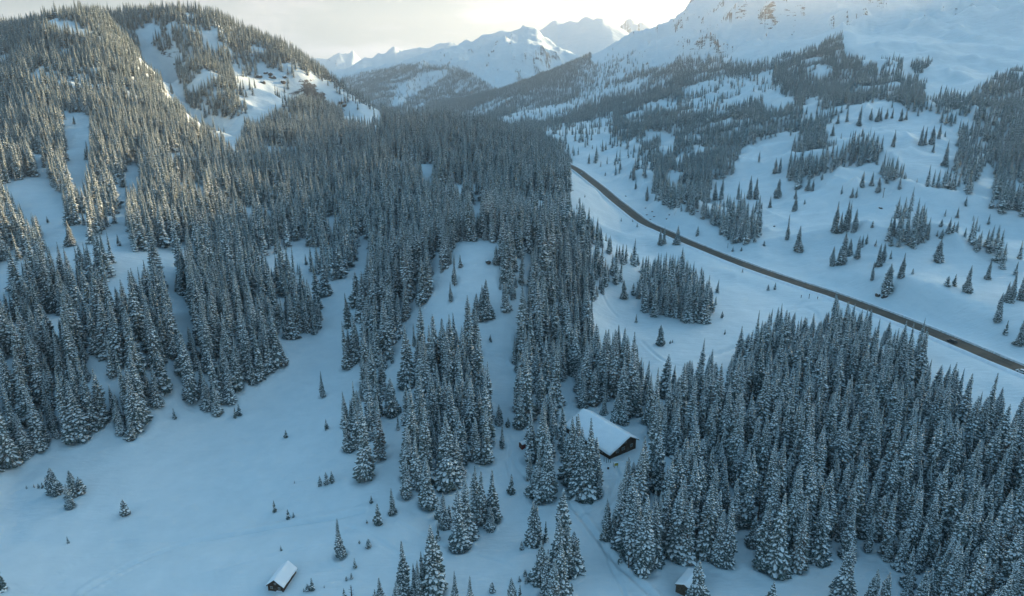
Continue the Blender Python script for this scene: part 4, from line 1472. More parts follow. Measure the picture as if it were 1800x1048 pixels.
M_PAINT_D = simple('dark_car_paint', (0.022, 0.02, 0.02), rough=0.35, spec=0.5)
M_PAINT_W = simple('white_car_paint', (0.62, 0.64, 0.66), rough=0.35, spec=0.5)
pos, d = road_frame(1675, 600, -2.3)
pos.z += .15
car('parked_car', 'dark car on the road right of the forest', pos, d, M_PAINT_D, M_GLASS)
pos, d = road_frame(1802, 650, -5.0)
pos.z += .25
car('parked_car', 'white car cut off by the right edge at the roadside', pos + Vector((1.2, 0, 0)), d, M_PAINT_W, M_GLASS)
pos, d = road_frame(1037, 317, -1.8)
pos.z += .15
car('parked_car', 'tiny pale car far up the road near the bend', pos, d, M_PAINT_W, M_GLASS, 1.0)


# ------------------------------------------------------------------ rocks, posts, snags
def rock(name, label, cat, loc, size, seed, mat=None, group=None, cap=True, squash=.7):
    t = thing(name, label, cat, loc, seed * 1.3, group)
    rnd = np.random.RandomState(seed)
    bm = bmesh.new()
    bmesh.ops.create_icosphere(bm, subdivisions=2, radius=1)
    for v in bm.verts:
        n = v.co.normalized()
        k = 1 + .34 * float(gnoise(np.array([n.x * 1.6 + seed]), np.array([n.y * 1.6 + n.z * 1.3]), seed)[0]) + rnd.uniform(-.09, .09)
        v.co = Vector((n.x * k * size[0], n.y * k * size[1], n.z * k * size[2] * squash))
    me = bpy.data.meshes.new('rock_body'); bm.to_mesh(me)
    me.materials.append(mat or M_STONE)
    link('rock_body', me, t)
    if cap:
        for f in list(bm.faces):
            if f.calc_center_median().normalized().z < .55 or rnd.rand() < .08:
                bm.faces.remove(f)
        for v in bm.verts:
            v.co += v.co.normalized() * .09 + Vector((0, 0, .07))
        for v in [v for v in bm.verts if not v.link_faces]:
            bm.verts.remove(v)
        if len(bm.faces):
            mc = bpy.data.meshes.new('snow_cap'); bm.to_mesh(mc); mc.materials.append(M_ROOFSNOW)
            mc.polygons.foreach_set('use_smooth', [True] * len(mc.polygons))
            link('snow_cap', mc, t)
    bm.free()
    return t


for px, py, s, lab in [(1543, 519, (2.2, 1.6, 1.7), 'brown boulder left of two others above the road'), (1552, 523, (1.1, 1.0, 1.1), 'smallest brown boulder between two larger ones above the road'),
                       (1557, 521, (2.0, 1.5, 1.9), 'brown boulder directly below the wide spruce on the roadside slope'), (1548, 366, (3, 1.2, .9), 'dark log like rock on the open slope right of the dense clump')]:
    rock('boulder', lab, 'boulder', cast(px, py), s, px % 97, group='boulders on the slope above the road' if py > 500 else None)
for i, (px, py, s, lab) in enumerate([(456, 136, (7, 4, 7), 'dark rock outcrop on the left mountain, lowest left of its group'), (462, 146, (6, 4, 6), 'dark rock outcrop below the others on the left mountain'),
                                      (467, 129, (4, 3, 4), 'small dark rock at the top left of the outcrop group'), (475, 131, (7, 4, 5), 'dark rock outcrop in the middle of the left mountain group'),
                                      (479, 137, (6, 3, 4), 'flat dark rock right of the middle outcrop'), (498, 145, (5, 4, 5), 'dark rock right of the outcrop group beside the trees'),
                                      (500, 136, (4, 3, 4), 'small dark rock above the rightmost outcrop'), (601, 181, (7, 4, 5), 'rock knob on the snowy spur of the left mountain'),
                                      (606, 186, (6, 4, 5), 'second rock knob on the snowy spur, below the first'), (777, 461, (1.6, 1.3, 1.3), 'dark rock on the left edge of the snow knoll'),
                                      (858, 461, (2.6, 1.5, 1.4), 'dark rock sticking out beside the spruces on the snow knoll')]):
    rock('rock_outcrop', lab, 'rock', cast(px, py), s, 30 + i, group='rock outcrops')
for i, (px, py) in enumerate([(1135, 366), (1147, 372), (1143, 386), (1150, 381), (1172, 385), (1226, 372), (1361, 398), (1100, 345), (1137, 378), (1177, 378), (1168, 360)]):
    rock('small_rock', 'small dark rock poking out of the snow bank above the road bend', 'rock', cast(px, py), (1.2, .9, 1.0), 60 + i, group='small rocks above the road bend')

for px, py, top, lab, nm in [(1422, 525, 517, 'dark roadside post at the junction of the side track', 'road_post'), (1408, 524, 519, 'thin roadside post left of the dark junction post', 'road_post'),
                             (1437, 526, 522, 'low dark post right of the junction post', 'road_post'), (1279, 436, 428, 'thin post beside the middle stretch of road', 'road_post')]:
    p = cast(px, py)
    h = max(1.6, at_Y(px, top, p.y)[2] - p.z)
    t = thing(nm, lab, 'post', p)
    m = MB(); m.cyl((0, 0, -.4), (0, 0, h), .17, .13, 7); m.build('pole', [M_DARK], t)
    m = MB(); m.box((0, -.02, h - .35), (.42, .16, .6)); m.build('marker_plate', [M_WOOD], t)
for px, py, top, lab in [(1552, 348, 330, 'wooden utility pole with a short crossarm on the right slope')]:
    p = cast(px, py); h = at_Y(px, top, p.y)[2] - p.z
    t = thing('utility_pole', lab, 'pole', p, .5)
    m = MB(); m.cyl((0, 0, -.6), (0, 0, h), .22, .14, 8); m.build('pole', [M_BARK], t)
    m = MB(); m.box((0, 0, h - .7), (2.6, .16, .18)); ca_ = m.build('crossarm', [M_BARK], t)
    for x in (-1.1, 0, 1.1):
        m = MB(); m.cyl((x, 0, h - .6), (x, 0, h - .35), .06, .05, 6); m.build('insulator', [M_DARK], ca_)


def snag(px, base, top, lab, seed):
    p = cast(px, base)
    h = at_Y(px, top, p.y)[2] - p.z
    t = thing('dead_tree', lab, 'dead tree', p, seed)
    rnd = random.Random(seed)
    m = MB(); m.cyl((0, 0, -.5), (rnd.uniform(-.3, .3), 0, h), .22 + h * .006, .04, 7); m.build('trunk', [M_BARK], t)
    for k in range(14):
        z = h * (.25 + .05 * k); a = rnd.uniform(0, 6.28); L = rnd.uniform(.5, 1.5) * (1.2 - z / h)
        m = MB(); m.cyl((0, 0, z), (math.cos(a) * L, math.sin(a) * L, z + rnd.uniform(-.2, .4)), .05, .015, 5); m.build('branch', [M_BARK], t)
    return t


snag(1529, 240, 223, 'bare dead tree on the snowy hump of the right hillside', 1)
snag(1105, 1000, 975, 'thin bare dead tree in front of the spruce clump at lower right of centre', 2)
snag(618, 1052, 1028, 'thin bare dead sapling at the bottom edge left of the tall firs', 3)
snag(1710, 388, 378, 'short dead tree on the right slope', 4)

for k_, (px, base, top) in enumerate([(1712, 1010, 935), (1560, 880, 815), (1330, 930, 860), (1652, 1000, 930), (1248, 905, 850), (250, 700, 640), (1120, 905, 850)]):
    snag(px, base, top, ['bare brown dead spruce near the lower right corner', 'dead grey spruce inside the dense right forest', 'dead spruce by the snow pocket of the right forest', 'dead spruce left of the lower right corner',
                         'dead spruce in the stand right of the ski track', 'dead spruce on the left forest slope', 'dead spruce behind the clump right of the ski track'][k_], 11 + k_)
# ------------------------------------------------------------------ trees that stand by themselves: (px, base, top, form, label)
LONE = [
 (1003, 846, 732, 's', 'spruce at the left end of the row hiding the lodge roof'), (1019, 872, 750, 's', 'front spruce of the row hiding the lodge roof'),
 (1034, 872, 734, 's', 'tallest spruce of the row standing before the lodge roof'), (1045, 866, 768, 's', 'spruce right of the tallest one before the lodge roof'),
 (1053, 873, 815, 'n', 'short slim spruce ending the row before the lodge'), (1101, 884, 803, 's', 'snowy spruce just right of the yellow board'),
 (1127, 872, 765, 's', 'spruce overlapping the right corner of the lodge gable'), (1062, 728, 690, 's', 'small spruce directly behind the lodge ridge'),
 (1084, 742, 690, 's', 'spruce behind the middle of the lodge ridge'), (1025, 716, 660, 's', 'spruce behind the left end of the lodge ridge'),
 (97, 868, 822, 'w', 'broad spruce, left of the pair in the lower left meadow'), (86, 869, 838, 'n', 'thin spruce hugging the left side of the broad meadow spruce'),
 (130, 872, 826, 's', 'taller back spruce of the right clump in the lower left meadow'), (143, 868, 838, 's', 'right hand spruce of the right clump in the lower left meadow'),
 (124, 893, 850, 's', 'front spruce of the right clump in the lower left meadow'), (220, 905, 878, 'w', 'single small spruce in the middle of the lower left meadow'),
 (120, 955, 943, 'y', 'tiny lone sapling low in the lower left meadow'), (47, 859, 853, 'y', 'leftmost sapling in the row left of the broad meadow spruce'),
 (60, 857, 851, 'y', 'second sapling in the row left of the broad meadow spruce'), (68, 858, 850, 'y', 'third sapling in the row left of the broad meadow spruce'),
 (75, 858, 848, 'y', 'rightmost sapling in the row left of the broad meadow spruce'), (503, 769, 756, 'y', 'lone sapling in the upper meadow tongue'),
 (574, 755, 737, 'y', 'young fir at the left foot of the middle spruce clump'), (518, 850, 845, 'y', 'tiny sapling in the middle of the meadow'),
 (563, 854, 836, 'y', 'leftmost of three young firs right of the meadow'), (574, 851, 830, 'y', 'middle of three young firs right of the meadow'),
 (584, 848, 828, 'y', 'rightmost of three young firs right of the meadow'), (483, 899, 880, 'y', 'bushy young spruce above the ski track'),
 (507, 912, 895, 'y', 'young spruce just above the ski track bend'), (516, 909, 900, 'y', 'low sapling beside the young spruce at the track bend'),
 (494, 968, 959, 'y', 'small sapling above the cabin in the meadow'), (549, 1037, 1016, 'y', 'young spruce right of the small meadow cabin'),
 (541, 1038, 1026, 'y', 'shorter young spruce touching the one right of the cabin'), (534, 1040, 1034, 'y', 'tiny sapling close right of the cabin'),
 (570, 1033, 1030, 'y', 'speck like sapling right of the cabin pair'), (4, 1038, 996, 's', 'dark spruce cut off by the left edge at the bottom'),
 (307, 736, 718, 'y', 'bushy sapling below the left forest edge'), (414, 734, 716, 'y', 'left of two saplings below the left forest tip'),
 (421, 730, 710, 'y', 'right of two saplings below the left forest tip'), (567, 697, 652, 'n', 'slim fir hanging below the forest edge at the meadow top'),
 (598, 978, 911, 'n', 'slim tall fir standing alone right of the ski track'), (653, 884, 871, 'y', 'small fir left of the middle clump foot'),
 (665, 921, 885, 's', 'neat pointed small spruce on the slope below the middle clump'), (645, 920, 914, 'y', 'tiny sapling left of the pointed small spruce'),
 (648, 962, 947, 'y', 'leaning bushy sapling by the faint track'), (632, 955, 949, 'y', 'tiny sapling left of the leaning bushy one'),
 (624, 998, 981, 'y', 'thin sapling on the lower slope right of the cabin'), (618, 1017, 1007, 'y', 'bushy sapling near the bottom right of the cabin'),
 (609, 1020, 1013, 'y', 'dark sapling left of the bushy one near the bottom'), (690, 903, 858, 's', 'spruce at the front left corner of the middle clump'),
 (700, 755, 727, 'n', 'thin dark fir between the two middle clumps'), (689, 731, 664, 'w', 'broad spruce standing free above the middle clumps'),
 (711, 1050, 950, 's', 'tall spruce at the bottom, left of a tight group'), (743, 1042, 969, 'n', 'needle thin fir in the tight bottom group'),
 (729, 1050, 990, 'n', 'shorter thin fir in the tight bottom group'), (736, 1052, 985, 'n', 'thin fir squeezed between two others at the bottom'),
 (761, 1043, 922, 's', 'tallest spruce of the bottom group, right side'), (770, 948, 925, 's', 'spruce top peeping from behind the tallest bottom spruce'),
 (670, 1075, 1015, 's', 'warm toned treetop at the bottom edge, left of the tall group'), (699, 1080, 1021, 's', 'warm toned treetop at the bottom edge beside the tall spruce'),
 (606, 1058, 1034, 'n', 'thin dark treetop cut by the bottom edge'), (661, 1075, 1036, 'n', 'low treetop cut by the bottom edge left of the warm toned one'),
 (800, 1060, 1003, 'n', 'thin fir at the bottom edge right of the tall group'), (827, 1070, 1012, 'n', 'second thin fir at the bottom edge, farther right'),
 (865, 1040, 1023, 'y', 'young fir near the bottom edge'), (899, 1075, 1015, 's', 'warm toned spruce cut by the bottom edge near centre'),
 (914, 1060, 1028, 'n', 'narrow spruce cut by the bottom edge right of the warm one'), (923, 1012, 1001, 'y', 'top sapling of three below the twin spruce'),
 (925, 1025, 1013, 'y', 'right sapling of three below the twin spruce'), (913, 1022, 1013, 'y', 'left sapling of three below the twin spruce'),
 (917, 966, 951, 'y', 'young fir left below the twin spruce'), (1005, 1031, 1024, 'y', 'tiny sapling right of the big bottom group'),
 (899, 867, 833, 's', 'small spruce alone in the snow lane left of the lodge group'), (937, 957, 881, 's', 'left stem of the twin spruce below the lodge'),
 (943, 958, 884, 's', 'right stem of the twin spruce below the lodge'), (959, 952, 916, 'n', 'small fir right of the twin spruce'),
 (988, 985, 858, 's', 'tallest spruce, back of the big group below the lodge'), (981, 1012, 905, 's', 'left middle spruce of the big group below the lodge'),
 (1007, 1004, 934, 'w', 'broad spruce on the right of the big group below the lodge'), (996, 1010, 915, 's', 'inner spruce of the big group below the lodge'),
 (950, 1024, 950, 's', 'left front spruce of the big group below the lodge'), (962, 1050, 965, 's', 'front spruce of the big group, cut by the bottom edge'),
 (974, 1065, 985, 's', 'snowiest front spruce of the big group, cut by the bottom edge'), (985, 1050, 950, 's', 'dark front spruce of the big group below the lodge'),
 (780, 926, 866, 's', 'middle spruce of the little trio left of the leaning group'), (790, 917, 888, 'n', 'right fir of the little trio'),
 (768, 911, 888, 's', 'left spruce of the little trio'), (807, 965, 856, 's', 'snowy spruce in front of the middle right clump'),
 (820, 945, 838, 's', 'spruce behind the snowy front one of the middle right clump'), (836, 905, 818, 's', 'back spruce of the middle right clump'),
 (847, 920, 828, 's', 'tall spruce in the middle right clump above the grey bush'), (866, 915, 826, 's', 'right edge spruce of the middle right clump'),
 (862, 932, 890, 'w', 'grey rounded spruce at the right foot of the middle right clump'), (829, 947, 941, 'y', 'tiny sapling right of the snowy front spruce'),
 (794, 966, 950, 'y', 'sapling left of the snowy front spruce foot'), (877, 746, 710, 's', 'small spruce at the top of the snow lane'),
 (893, 750, 734, 'y', 'young fir in the snow lane'), (883, 787, 743, 'n', 'dark slim fir in the trampled snow of the lane'),
 (913, 751, 693, 'w', 'broad spruce at the head of the snow lane'), (752, 890, 800, 's', 'spruce on the right front of the middle clump'),
 (907, 697, 675, 's', 'small spruce above the snow lane'), (1065, 948, 888, 's', 'left outlier of the clump below the lodge on the right'),
 (1076, 950, 900, 's', 'small outlier beside the left one, below the lodge on the right'), (1090, 990, 968, 'y', 'low bush at the foot of the right clump'),
 (1222, 1068, 985, 'w', 'big spruce standing in front of the hut at the bottom edge'), (1355, 1065, 1022, 's', 'small treetop at the bottom edge in the open snow'),
 (1481, 1055, 957, 'w', 'broad dark spruce at the bottom edge in front of the right forest'), (1530, 1072, 1000, 's', 'left of two spruces at the bottom edge right of the broad dark one'),
 (1551, 1075, 1006, 's', 'right of two spruces at the bottom edge right of the broad dark one'), (1674, 1090, 1003, 's', 'spruce at the bottom edge under the right forest'),
 (1612, 1085, 1000, 's', 'snowy spruce at the bottom edge left of the last ones'), (1745, 1100, 1030, 's', 'treetop at the bottom edge near the right corner'),
 (1160, 607, 571, 'w', 'broad dark spruce alone on the bright meadow'), (1178, 604, 598, 'y', 'tiny sapling right of the lone meadow spruce'),
 (1182, 602, 597, 'y', 'speck of a sapling right of the lone meadow spruce'), (1118, 567, 552, 'y', 'young fir left of the dense meadow clump'),
 (1096, 525, 492, 's', 'small spruce at the left edge of the bright meadow'), (1113, 519, 497, 's', 'left small spruce beside the dense meadow clump'),
 (1122, 524, 496, 's', 'right small spruce beside the dense meadow clump'), (1269, 559, 547, 'y', 'young fir right of the dense meadow clump'),
 (1274, 588, 579, 'y', 'small young fir low on the bright meadow'), (1350, 510, 500, 'y', 'left of two young firs below the road'),
 (1362, 509, 497, 'y', 'right of two young firs below the road'), (1305, 479, 471, 'y', 'bushy sapling just below the road'),
 (1160, 431, 401, 's', 'left of two spruces against the road'), (1167, 428, 398, 's', 'spruce joined to the left one against the road'), (1190, 430, 396, 's', 'right spruce against the road'),
 (1092, 389, 383, 'y', 'leaning sapling left of the road'), (1112, 390, 385, 'y', 'round sapling touching the road edge'), (1120, 399, 392, 'y', 'sapling below the road edge'),
 (1028, 347, 342, 'y', 'tiny sapling in the upper meadow'), (1018, 357, 347, 'y', 'thin sapling by the forest tip in the upper meadow'), (1014, 368, 358, 'y', 'sapling at the forest tip in the upper meadow'),
 (1056, 293, 283, 'y', 'leaning young fir above the road bend'), (1064, 309, 302, 'y', 'dark bush above the road bend'), (1090, 298, 281, 's', 'dark spruce on the snow above the road bend'),
 (1082, 300, 297, 'y', 'tiny bush beside the dark spruce above the bend'), (1117, 333, 311, 'n', 'slim fir hanging below the hillside forest'), (1114, 316, 293, 's', 'spruce above the slim hanging fir'),
 (1137, 352, 326, 's', 'left edge fir of the roadside clump'), (1100, 346, 343, 'y', 'tiny bush above the road'),
 (1226, 414, 397, 'y', 'lone young fir on the bank just above the road'), (1288, 442, 433, 'y', 'bush left of two beside the road'), (1303, 441, 434, 'y', 'bush right of two beside the road'),
 (1343, 432, 423, 'y', 'small bush right below the big clump'), (1383, 422, 376, 'n', 'slim spruce, left of two on the open slope'), (1402, 442, 396, 's', 'spruce, right of two on the open slope'),
 (1467, 408, 353, 's', 'tall left spruce of the upper trio on the open slope'), (1476, 410, 372, 's', 'short spruce joined to the tall upper left one'), (1486, 405, 351, 's', 'middle spruce of the upper trio on the open slope'),
 (1491, 400, 352, 'n', 'thin spruce behind the middle of the upper trio'), (1501, 408, 367, 's', 'right spruce of the upper trio on the open slope'), (1533, 400, 388, 'y', 'young fir right of the upper trio'),
 (1462, 467, 432, 's', 'leftmost spruce of the lower group on the open slope'), (1480, 464, 406, 's', 'tall spruce of the lower group on the open slope'), (1473, 466, 435, 's', 'short front spruce of the lower group'),
 (1492, 450, 419, 's', 'right spruce of the lower group on the open slope'), (1506, 455, 414, 's', 'spruce just right of the lower group'), (1515, 434, 412, 's', 'rounded small tree right of the lower group'),
 (1523, 428, 411, 'w', 'bushy small tree farthest right of the lower group'), (1539, 433, 421, 'y', 'young fir beside the bushy small trees'),
 (1532, 493, 458, 'n', 'slim spruce low on the slope left of the wide one'), (1543, 469, 428, 's', 'spruce above the slim low one'), (1551, 462, 427, 's', 'right twin of the spruce above the slim low one'),
 (1559, 514, 463, 'w', 'wide spruce right above the brown boulders'), (1584, 488, 444, 's', 'spruce right of the wide one above the boulders'), (1604, 482, 472, 'y', 'small fir right of the spruce above the road'),
 (1566, 432, 415, 'y', 'young fir left below the dark clump'), (1565, 455, 440, 'y', 'young fir under the dark clump'), (1568, 414, 375, 's', 'left edge spruce of the dark clump'),
 (1648, 460, 419, 'w', 'wide spruce right of the dark clump'), (1665, 503, 485, 's', 'left of two small firs on the lower slope'), (1677, 503, 482, 's', 'right of two small firs on the lower slope'),
 (1699, 514, 466, 's', 'lone tall spruce on the lower right slope'), (1752, 566, 514, 's', 'slim spruce near the right end of the slope'), (1767, 588, 563, 's', 'small spruce right of the slim one near the road'),
 (1791, 607, 556, 's', 'spruce at the right edge above the road'), (1768, 530, 495, 's', 'left spruce of the group at the right edge'), (1776, 532, 480, 's', 'tall spruce of the group at the right edge'),
 (1793, 528, 476, 's', 'rightmost spruce of the group at the right edge'), (1736, 491, 455, 's', 'spruce hanging below the scattered right trees'),
 (1682, 383, 363, 's', 'small spruce on the upper right hump'), (1697, 361, 345, 'w', 'bushy spruce on top of the upper right hump'), (1737, 394, 376, 's', 'small spruce right of the hump top'),
 (1667, 410, 382, 's', 'small spruce left among the saplings on the hump'), (1654, 398, 385, 'y', 'first sapling in the row on the hump'), (1661, 380, 368, 'y', 'single sapling above the row on the hump'),
 (1675, 408, 390, 'y', 'second sapling in the row on the hump'), (1683, 400, 391, 'y', 'third sapling in the row on the hump'), (1655, 418, 402, 'y', 'sapling below the row on the hump'), (1647, 415, 404, 'y', 'low sapling left of the row on the hump'),
 (1353, 365, 344, 's', 'small spruce at the top of the open slope'), (1397, 371, 348, 'w', 'bushy spruce at the top of the open slope'), (1414, 359, 350, 'y', 'small fir right of the bushy one'),
 (1472, 218, 196, 's', 'first spruce on the left of the sunny hump'), (1488, 214, 187, 's', 'second spruce from the left on the sunny hump'), (1510, 221, 184, 's', 'tallest spruce on the sunny hump'),
 (1530, 211, 189, 's', 'spruce right of the tallest on the sunny hump'), (1542, 214, 188, 's', 'spruce in the middle row of the sunny hump'), (1547, 212, 187, 's', 'spruce joined to the middle one on the sunny hump'),
 (1558, 209, 190, 's', 'small spruce right of the joined pair on the sunny hump'), (1568, 208, 188, 's', 'spruce in the right half of the sunny hump'), (1583, 213, 190, 's', 'left of a close pair on the right of the sunny hump'),
 (1592, 211, 191, 's', 'right of a close pair on the right of the sunny hump'), (1613, 204, 190, 's', 'last spruce on the right of the sunny hump'),
 (1515, 240, 225, 's', 'small spruce in the hollow of the sunny hump'), (1463, 239, 216, 's', 'spruce at the lower left of the sunny hump'), (1570, 258, 228, 's', 'tall dark spruce in front of the sunny hump'),
 (1618, 255, 220, 's', 'left spruce of the trio on the right flank of the hump'), (1625, 254, 222, 's', 'spruce joined to the left of the flank trio'), (1637, 254, 220, 's', 'middle spruce of the flank trio'),
 (1650, 244, 216, 's', 'right spruce of the flank trio'), (1640, 268, 250, 's', 'small spruce below the flank trio'), (1661, 240, 230, 'y', 'small fir right of the flank trio'),
 (1660, 292, 246, 's', 'tall spruce at the right foot of the hump'), (1515, 329, 300, 's', 'left spruce of the row under the dense hillside stand'), (1532, 326, 301, 's', 'middle spruce of the row under the hillside stand'),
 (1543, 338, 310, 's', 'right spruce of the row under the hillside stand'), (1445, 316, 303, 'y', 'small fir in the hollow under the hillside stand'), (1479, 341, 326, 's', 'thin small spruce in the hollow'),
 (1497, 348, 329, 's', 'left of two small spruces under the row'), (1505, 347, 330, 's', 'right of two small spruces under the row'), (1334, 285, 264, 'n', 'thin spruce at the left of the snow shelf'),
 (1268, 350, 311, 's', 'tall spruce at the left end of the snow shelf'), (1256, 352, 318, 's', 'spruce joined at the left end of the snow shelf'), (1297, 350, 319, 's', 'spruce on the snow shelf, second group'),
 (1317, 350, 308, 's', 'tallest spruce of the shelf group'), (1328, 350, 312, 's', 'right spruce of the shelf group'), (1367, 348, 314, 'w', 'broad spruce alone on the snow shelf'), (1398, 350, 331, 's', 'small spruce right on the snow shelf'),
 (1362, 305, 277, 's', 'left spruce of the close group above the shelf'), (1370, 304, 276, 's', 'right spruce of the close group above the shelf'), (1420, 335, 310, 's', 'spruce at the left edge of the hollow'), (1428, 336, 314, 's', 'second spruce at the left edge of the hollow'),
 (125, 432, 386, 's', 'lone spruce in the left clearing'), (84, 392, 380, 'y', 'tiny fir in the left clearing'), (209, 432, 412, 'y', 'small fir at the right end of the left clearing'),
 (131, 218, 202, 'y', 'small fir in the snow pocket on the left slope'), (302, 165, 144, 's', 'small spruce in the snow gully of the left mountain'), (268, 150, 118, 's', 'spruce at the gully edge of the left mountain'),
 (309, 513, 500, 'y', 'small sapling in the forest gap on the left'), (538, 465, 447, 's', 'small spruce in the upper forest gap'), (502, 438, 425, 'y', 'sapling in the high forest gap'),
 (799, 500, 445, 'n', 'slim spruce alone on the knoll face'), (792, 530, 495, 'n', 'thin fir below the slim one on the knoll face'), (809, 470, 448, 'y', 'bare young fir on the knoll face'),
 (855, 558, 490, 's', 'tall spruce at the foot of the knoll face'), (848, 560, 500, 's', 'second spruce at the foot of the knoll face'), (838, 562, 515, 's', 'shorter spruce at the foot of the knoll face'),
 (716, 680, 568, 's', 'very tall slim spruce standing on the slope left of centre'), (709, 680, 670, 'y', 'bush at the foot of the very tall slim spruce'), (728, 608, 568, 'n', 'narrow fir right of the very tall slim spruce'),
 (677, 648, 625, 's', 'grey sapling below the left centre forest'), (690, 638, 618, 'n', 'thin grey fir below the left centre forest'), (619, 597, 578, 's', 'dark small spruce under the centre forest edge'),
 (862, 600, 588, 'y', 'tiny fir below the knoll'), (864, 560, 538, 'y', 'young fir at the knoll foot'), (907, 697, 678, 's', 'little spruce in the snow under the centre stand'), (920, 680, 670, 'y', 'low bush under the centre stand'),
 (1400, 1000, 905, 's', 'leftmost free spruce before the right forest'), (1362, 1004, 866, 's', 'snow crusted spruce at the front of the right forest'), (1338, 995, 880, 's', 'spruce with drooping snow at the front left of the right forest'),
 (1310, 920, 790, 's', 'heavy spruce above the snow pocket in the right forest'), (1275, 992, 880, 's', 'spruce left of the snow pocket in the right forest'), (1262, 990, 895, 's', 'spruce second left of the snow pocket'),
 (1436, 985, 880, 's', 'spruce behind the leftmost free one, before the right forest'), (1130, 1006, 870, 's', 'front spruce of the clump right of the ski track'), (1112, 985, 860, 's', 'left spruce of the clump right of the ski track'),
 (1145, 990, 880, 's', 'right spruce of the clump right of the ski track'), (1187, 980, 850, 's', 'spruce right of the ski track clump'), (1205, 985, 872, 's', 'second spruce right of the ski track clump'),
]
rl = random.Random(5)
ALL = []            # dict per tree candidate
for (px, base, top, form, lab) in LONE:
    p = cast(px, base)
    h = at_Y(px, top, p.y)[2] - p.z
    h = max(h, 0.8)
    ALL.append(dict(x=p.x, y=p.y, z=p.z, h=h, px=px, py=base, size=base - top, form=form, lab=lab, lone=True))
LX = np.array([(t['x'], t['y']) for t in ALL])
AWAY = RIDGE_AWAY + [(t['x'], t['y'], 2.2 if t['h'] > 9 else 1.6) for t in ALL]
# keep the view of the road clear of invented trees
KEEP_OFF = np.array(AWAY)


def keep_clear(X, Y):
    ok = np.ones(len(X), bool)
    for (x, y, r) in KEEP_OFF:
        ok &= (X - x) ** 2 + (Y - y) ** 2 > r * r
    return ok


def hm_near(X, Y, r):
    a = np.degrees(np.arctan2(X, Y))
    h = np.full(X.shape, 21.5)
    h = np.where(a < -8, 24.0, h)
    h = np.where((a < -8) & (r > 420), 20.5, h)
    h = np.where((a > 6) & (r > 380), 17.0, h)
    h = np.where((a > 2) & (r > 700), 17.0, h)
    h = np.where((a > 6) & (r < 330), 21.5, h)
    h = np.where(r > 800, h * .92, h)
    return h


near = grow(4.8, 120, 400, 1, F_, hm_near, .38, keep=.82)
mid = grow(4.9, 400, 900, 2, F_, hm_near, .32, keep=.92)
far = grow(5.6, 900, 1900, 3, F_, hm_near, .32, keep=.9)
def hm_far(X, Y, r):
    return np.full(X.shape, 16.0)
valley = grow(8.0, 1900, 3400, 4, F_, hm_far, .3, az0=-6, az1=44, keep=.9)
dist = grow(8.5, 2900, 5600, 5, FF_, lambda X, Y, r: np.full(X.shape, 18.0), .3, az0=-17, az1=8, keep=.95, top_test=False)


def filt(g, road=True):
    X, Y, Z, H, r, px, py, dep, rs_ = g
    ok = keep_clear(X, Y) if r.min() < 700 else np.ones(len(X), bool)
    if road:
        ok &= road_dist(X, Y) > 11
    return [q[ok] for q in (X, Y, Z, H, r, px, py, dep)]


near, mid = filt(near), filt(mid)
far = filt(far)
valley = [valley[i] for i in range(8)]
dist = [dist[i] for i in range(8)]

cand = []
X, Y, Z, H, r, px, py, dep = near
tpx, tpy, _ = project(X, Y, Z + H)
vis = (px > 0) & (px < 1800) & (tpy < 1048 - 12)
size = (py - tpy) * vis
order = np.argsort(-size)
N_FOREST = 215
pick = order[:N_FOREST]
rest = np.ones(len(X), bool)
rest[pick] = False
STAND = [
 (lambda a, b: a < 240 and b > 0, 'on the far left forest slope'), (lambda a, b: a < 520, 'on the slope left of the meadow'),
 (lambda a, b: a < 695 and b < 700, 'in the stand above the meadow tongue'), (lambda a, b: a < 695, 'in the clump left of the snow lane'),
 (lambda a, b: a < 890 and b > 690, 'in the clump beside the lane'), (lambda a, b: a < 890, 'in the stand below the snow knoll'),
 (lambda a, b: a < 1060 and b > 690, 'in the clumps left of the lodge'), (lambda a, b: a < 1060, 'in the stand behind those clumps'),
 (lambda a, b: a < 1250 and b > 800, 'in the stand right of the ski track'), (lambda a, b: a < 1250, 'behind and right of the lodge'),
 (lambda a, b: a < 1500 and b > 850, 'fronting the dense right forest'), (lambda a, b: a < 1500, 'inside the dense right forest'),
 (lambda a, b: b > 850, 'in the lower right forest corner'), (lambda a, b: True, 'in the forest near the right edge')]
for i in pick:
    cand.append(dict(x=X[i], y=Y[i], z=Z[i], h=H[i], px=px[i], py=py[i], size=size[i], form='s', lab=None, lone=False))


def place_tree(t, lib, name, cat, idx, rz, label, group):
    crown, snow, trunk, H0, R0 = lib[idx]
    s = t['h'] / H0
    wf = {'w': 1.0, 'n': .72, 's': 1.0, 'y': 1.0}[t['form']]
    root = thing(name, label, cat, (t['x'], t['y'], t['z']), rz, group)
    sw = min(s, .92 + .12 * s) * wf * t.get('wj', 1.0)
    root.scale = (sw, sw, s)
    link('trunk', trunk, root)
    c = link('crown', crown, root)
    link('snow_load', snow, c)['kind'] = 'stuff'
    return root


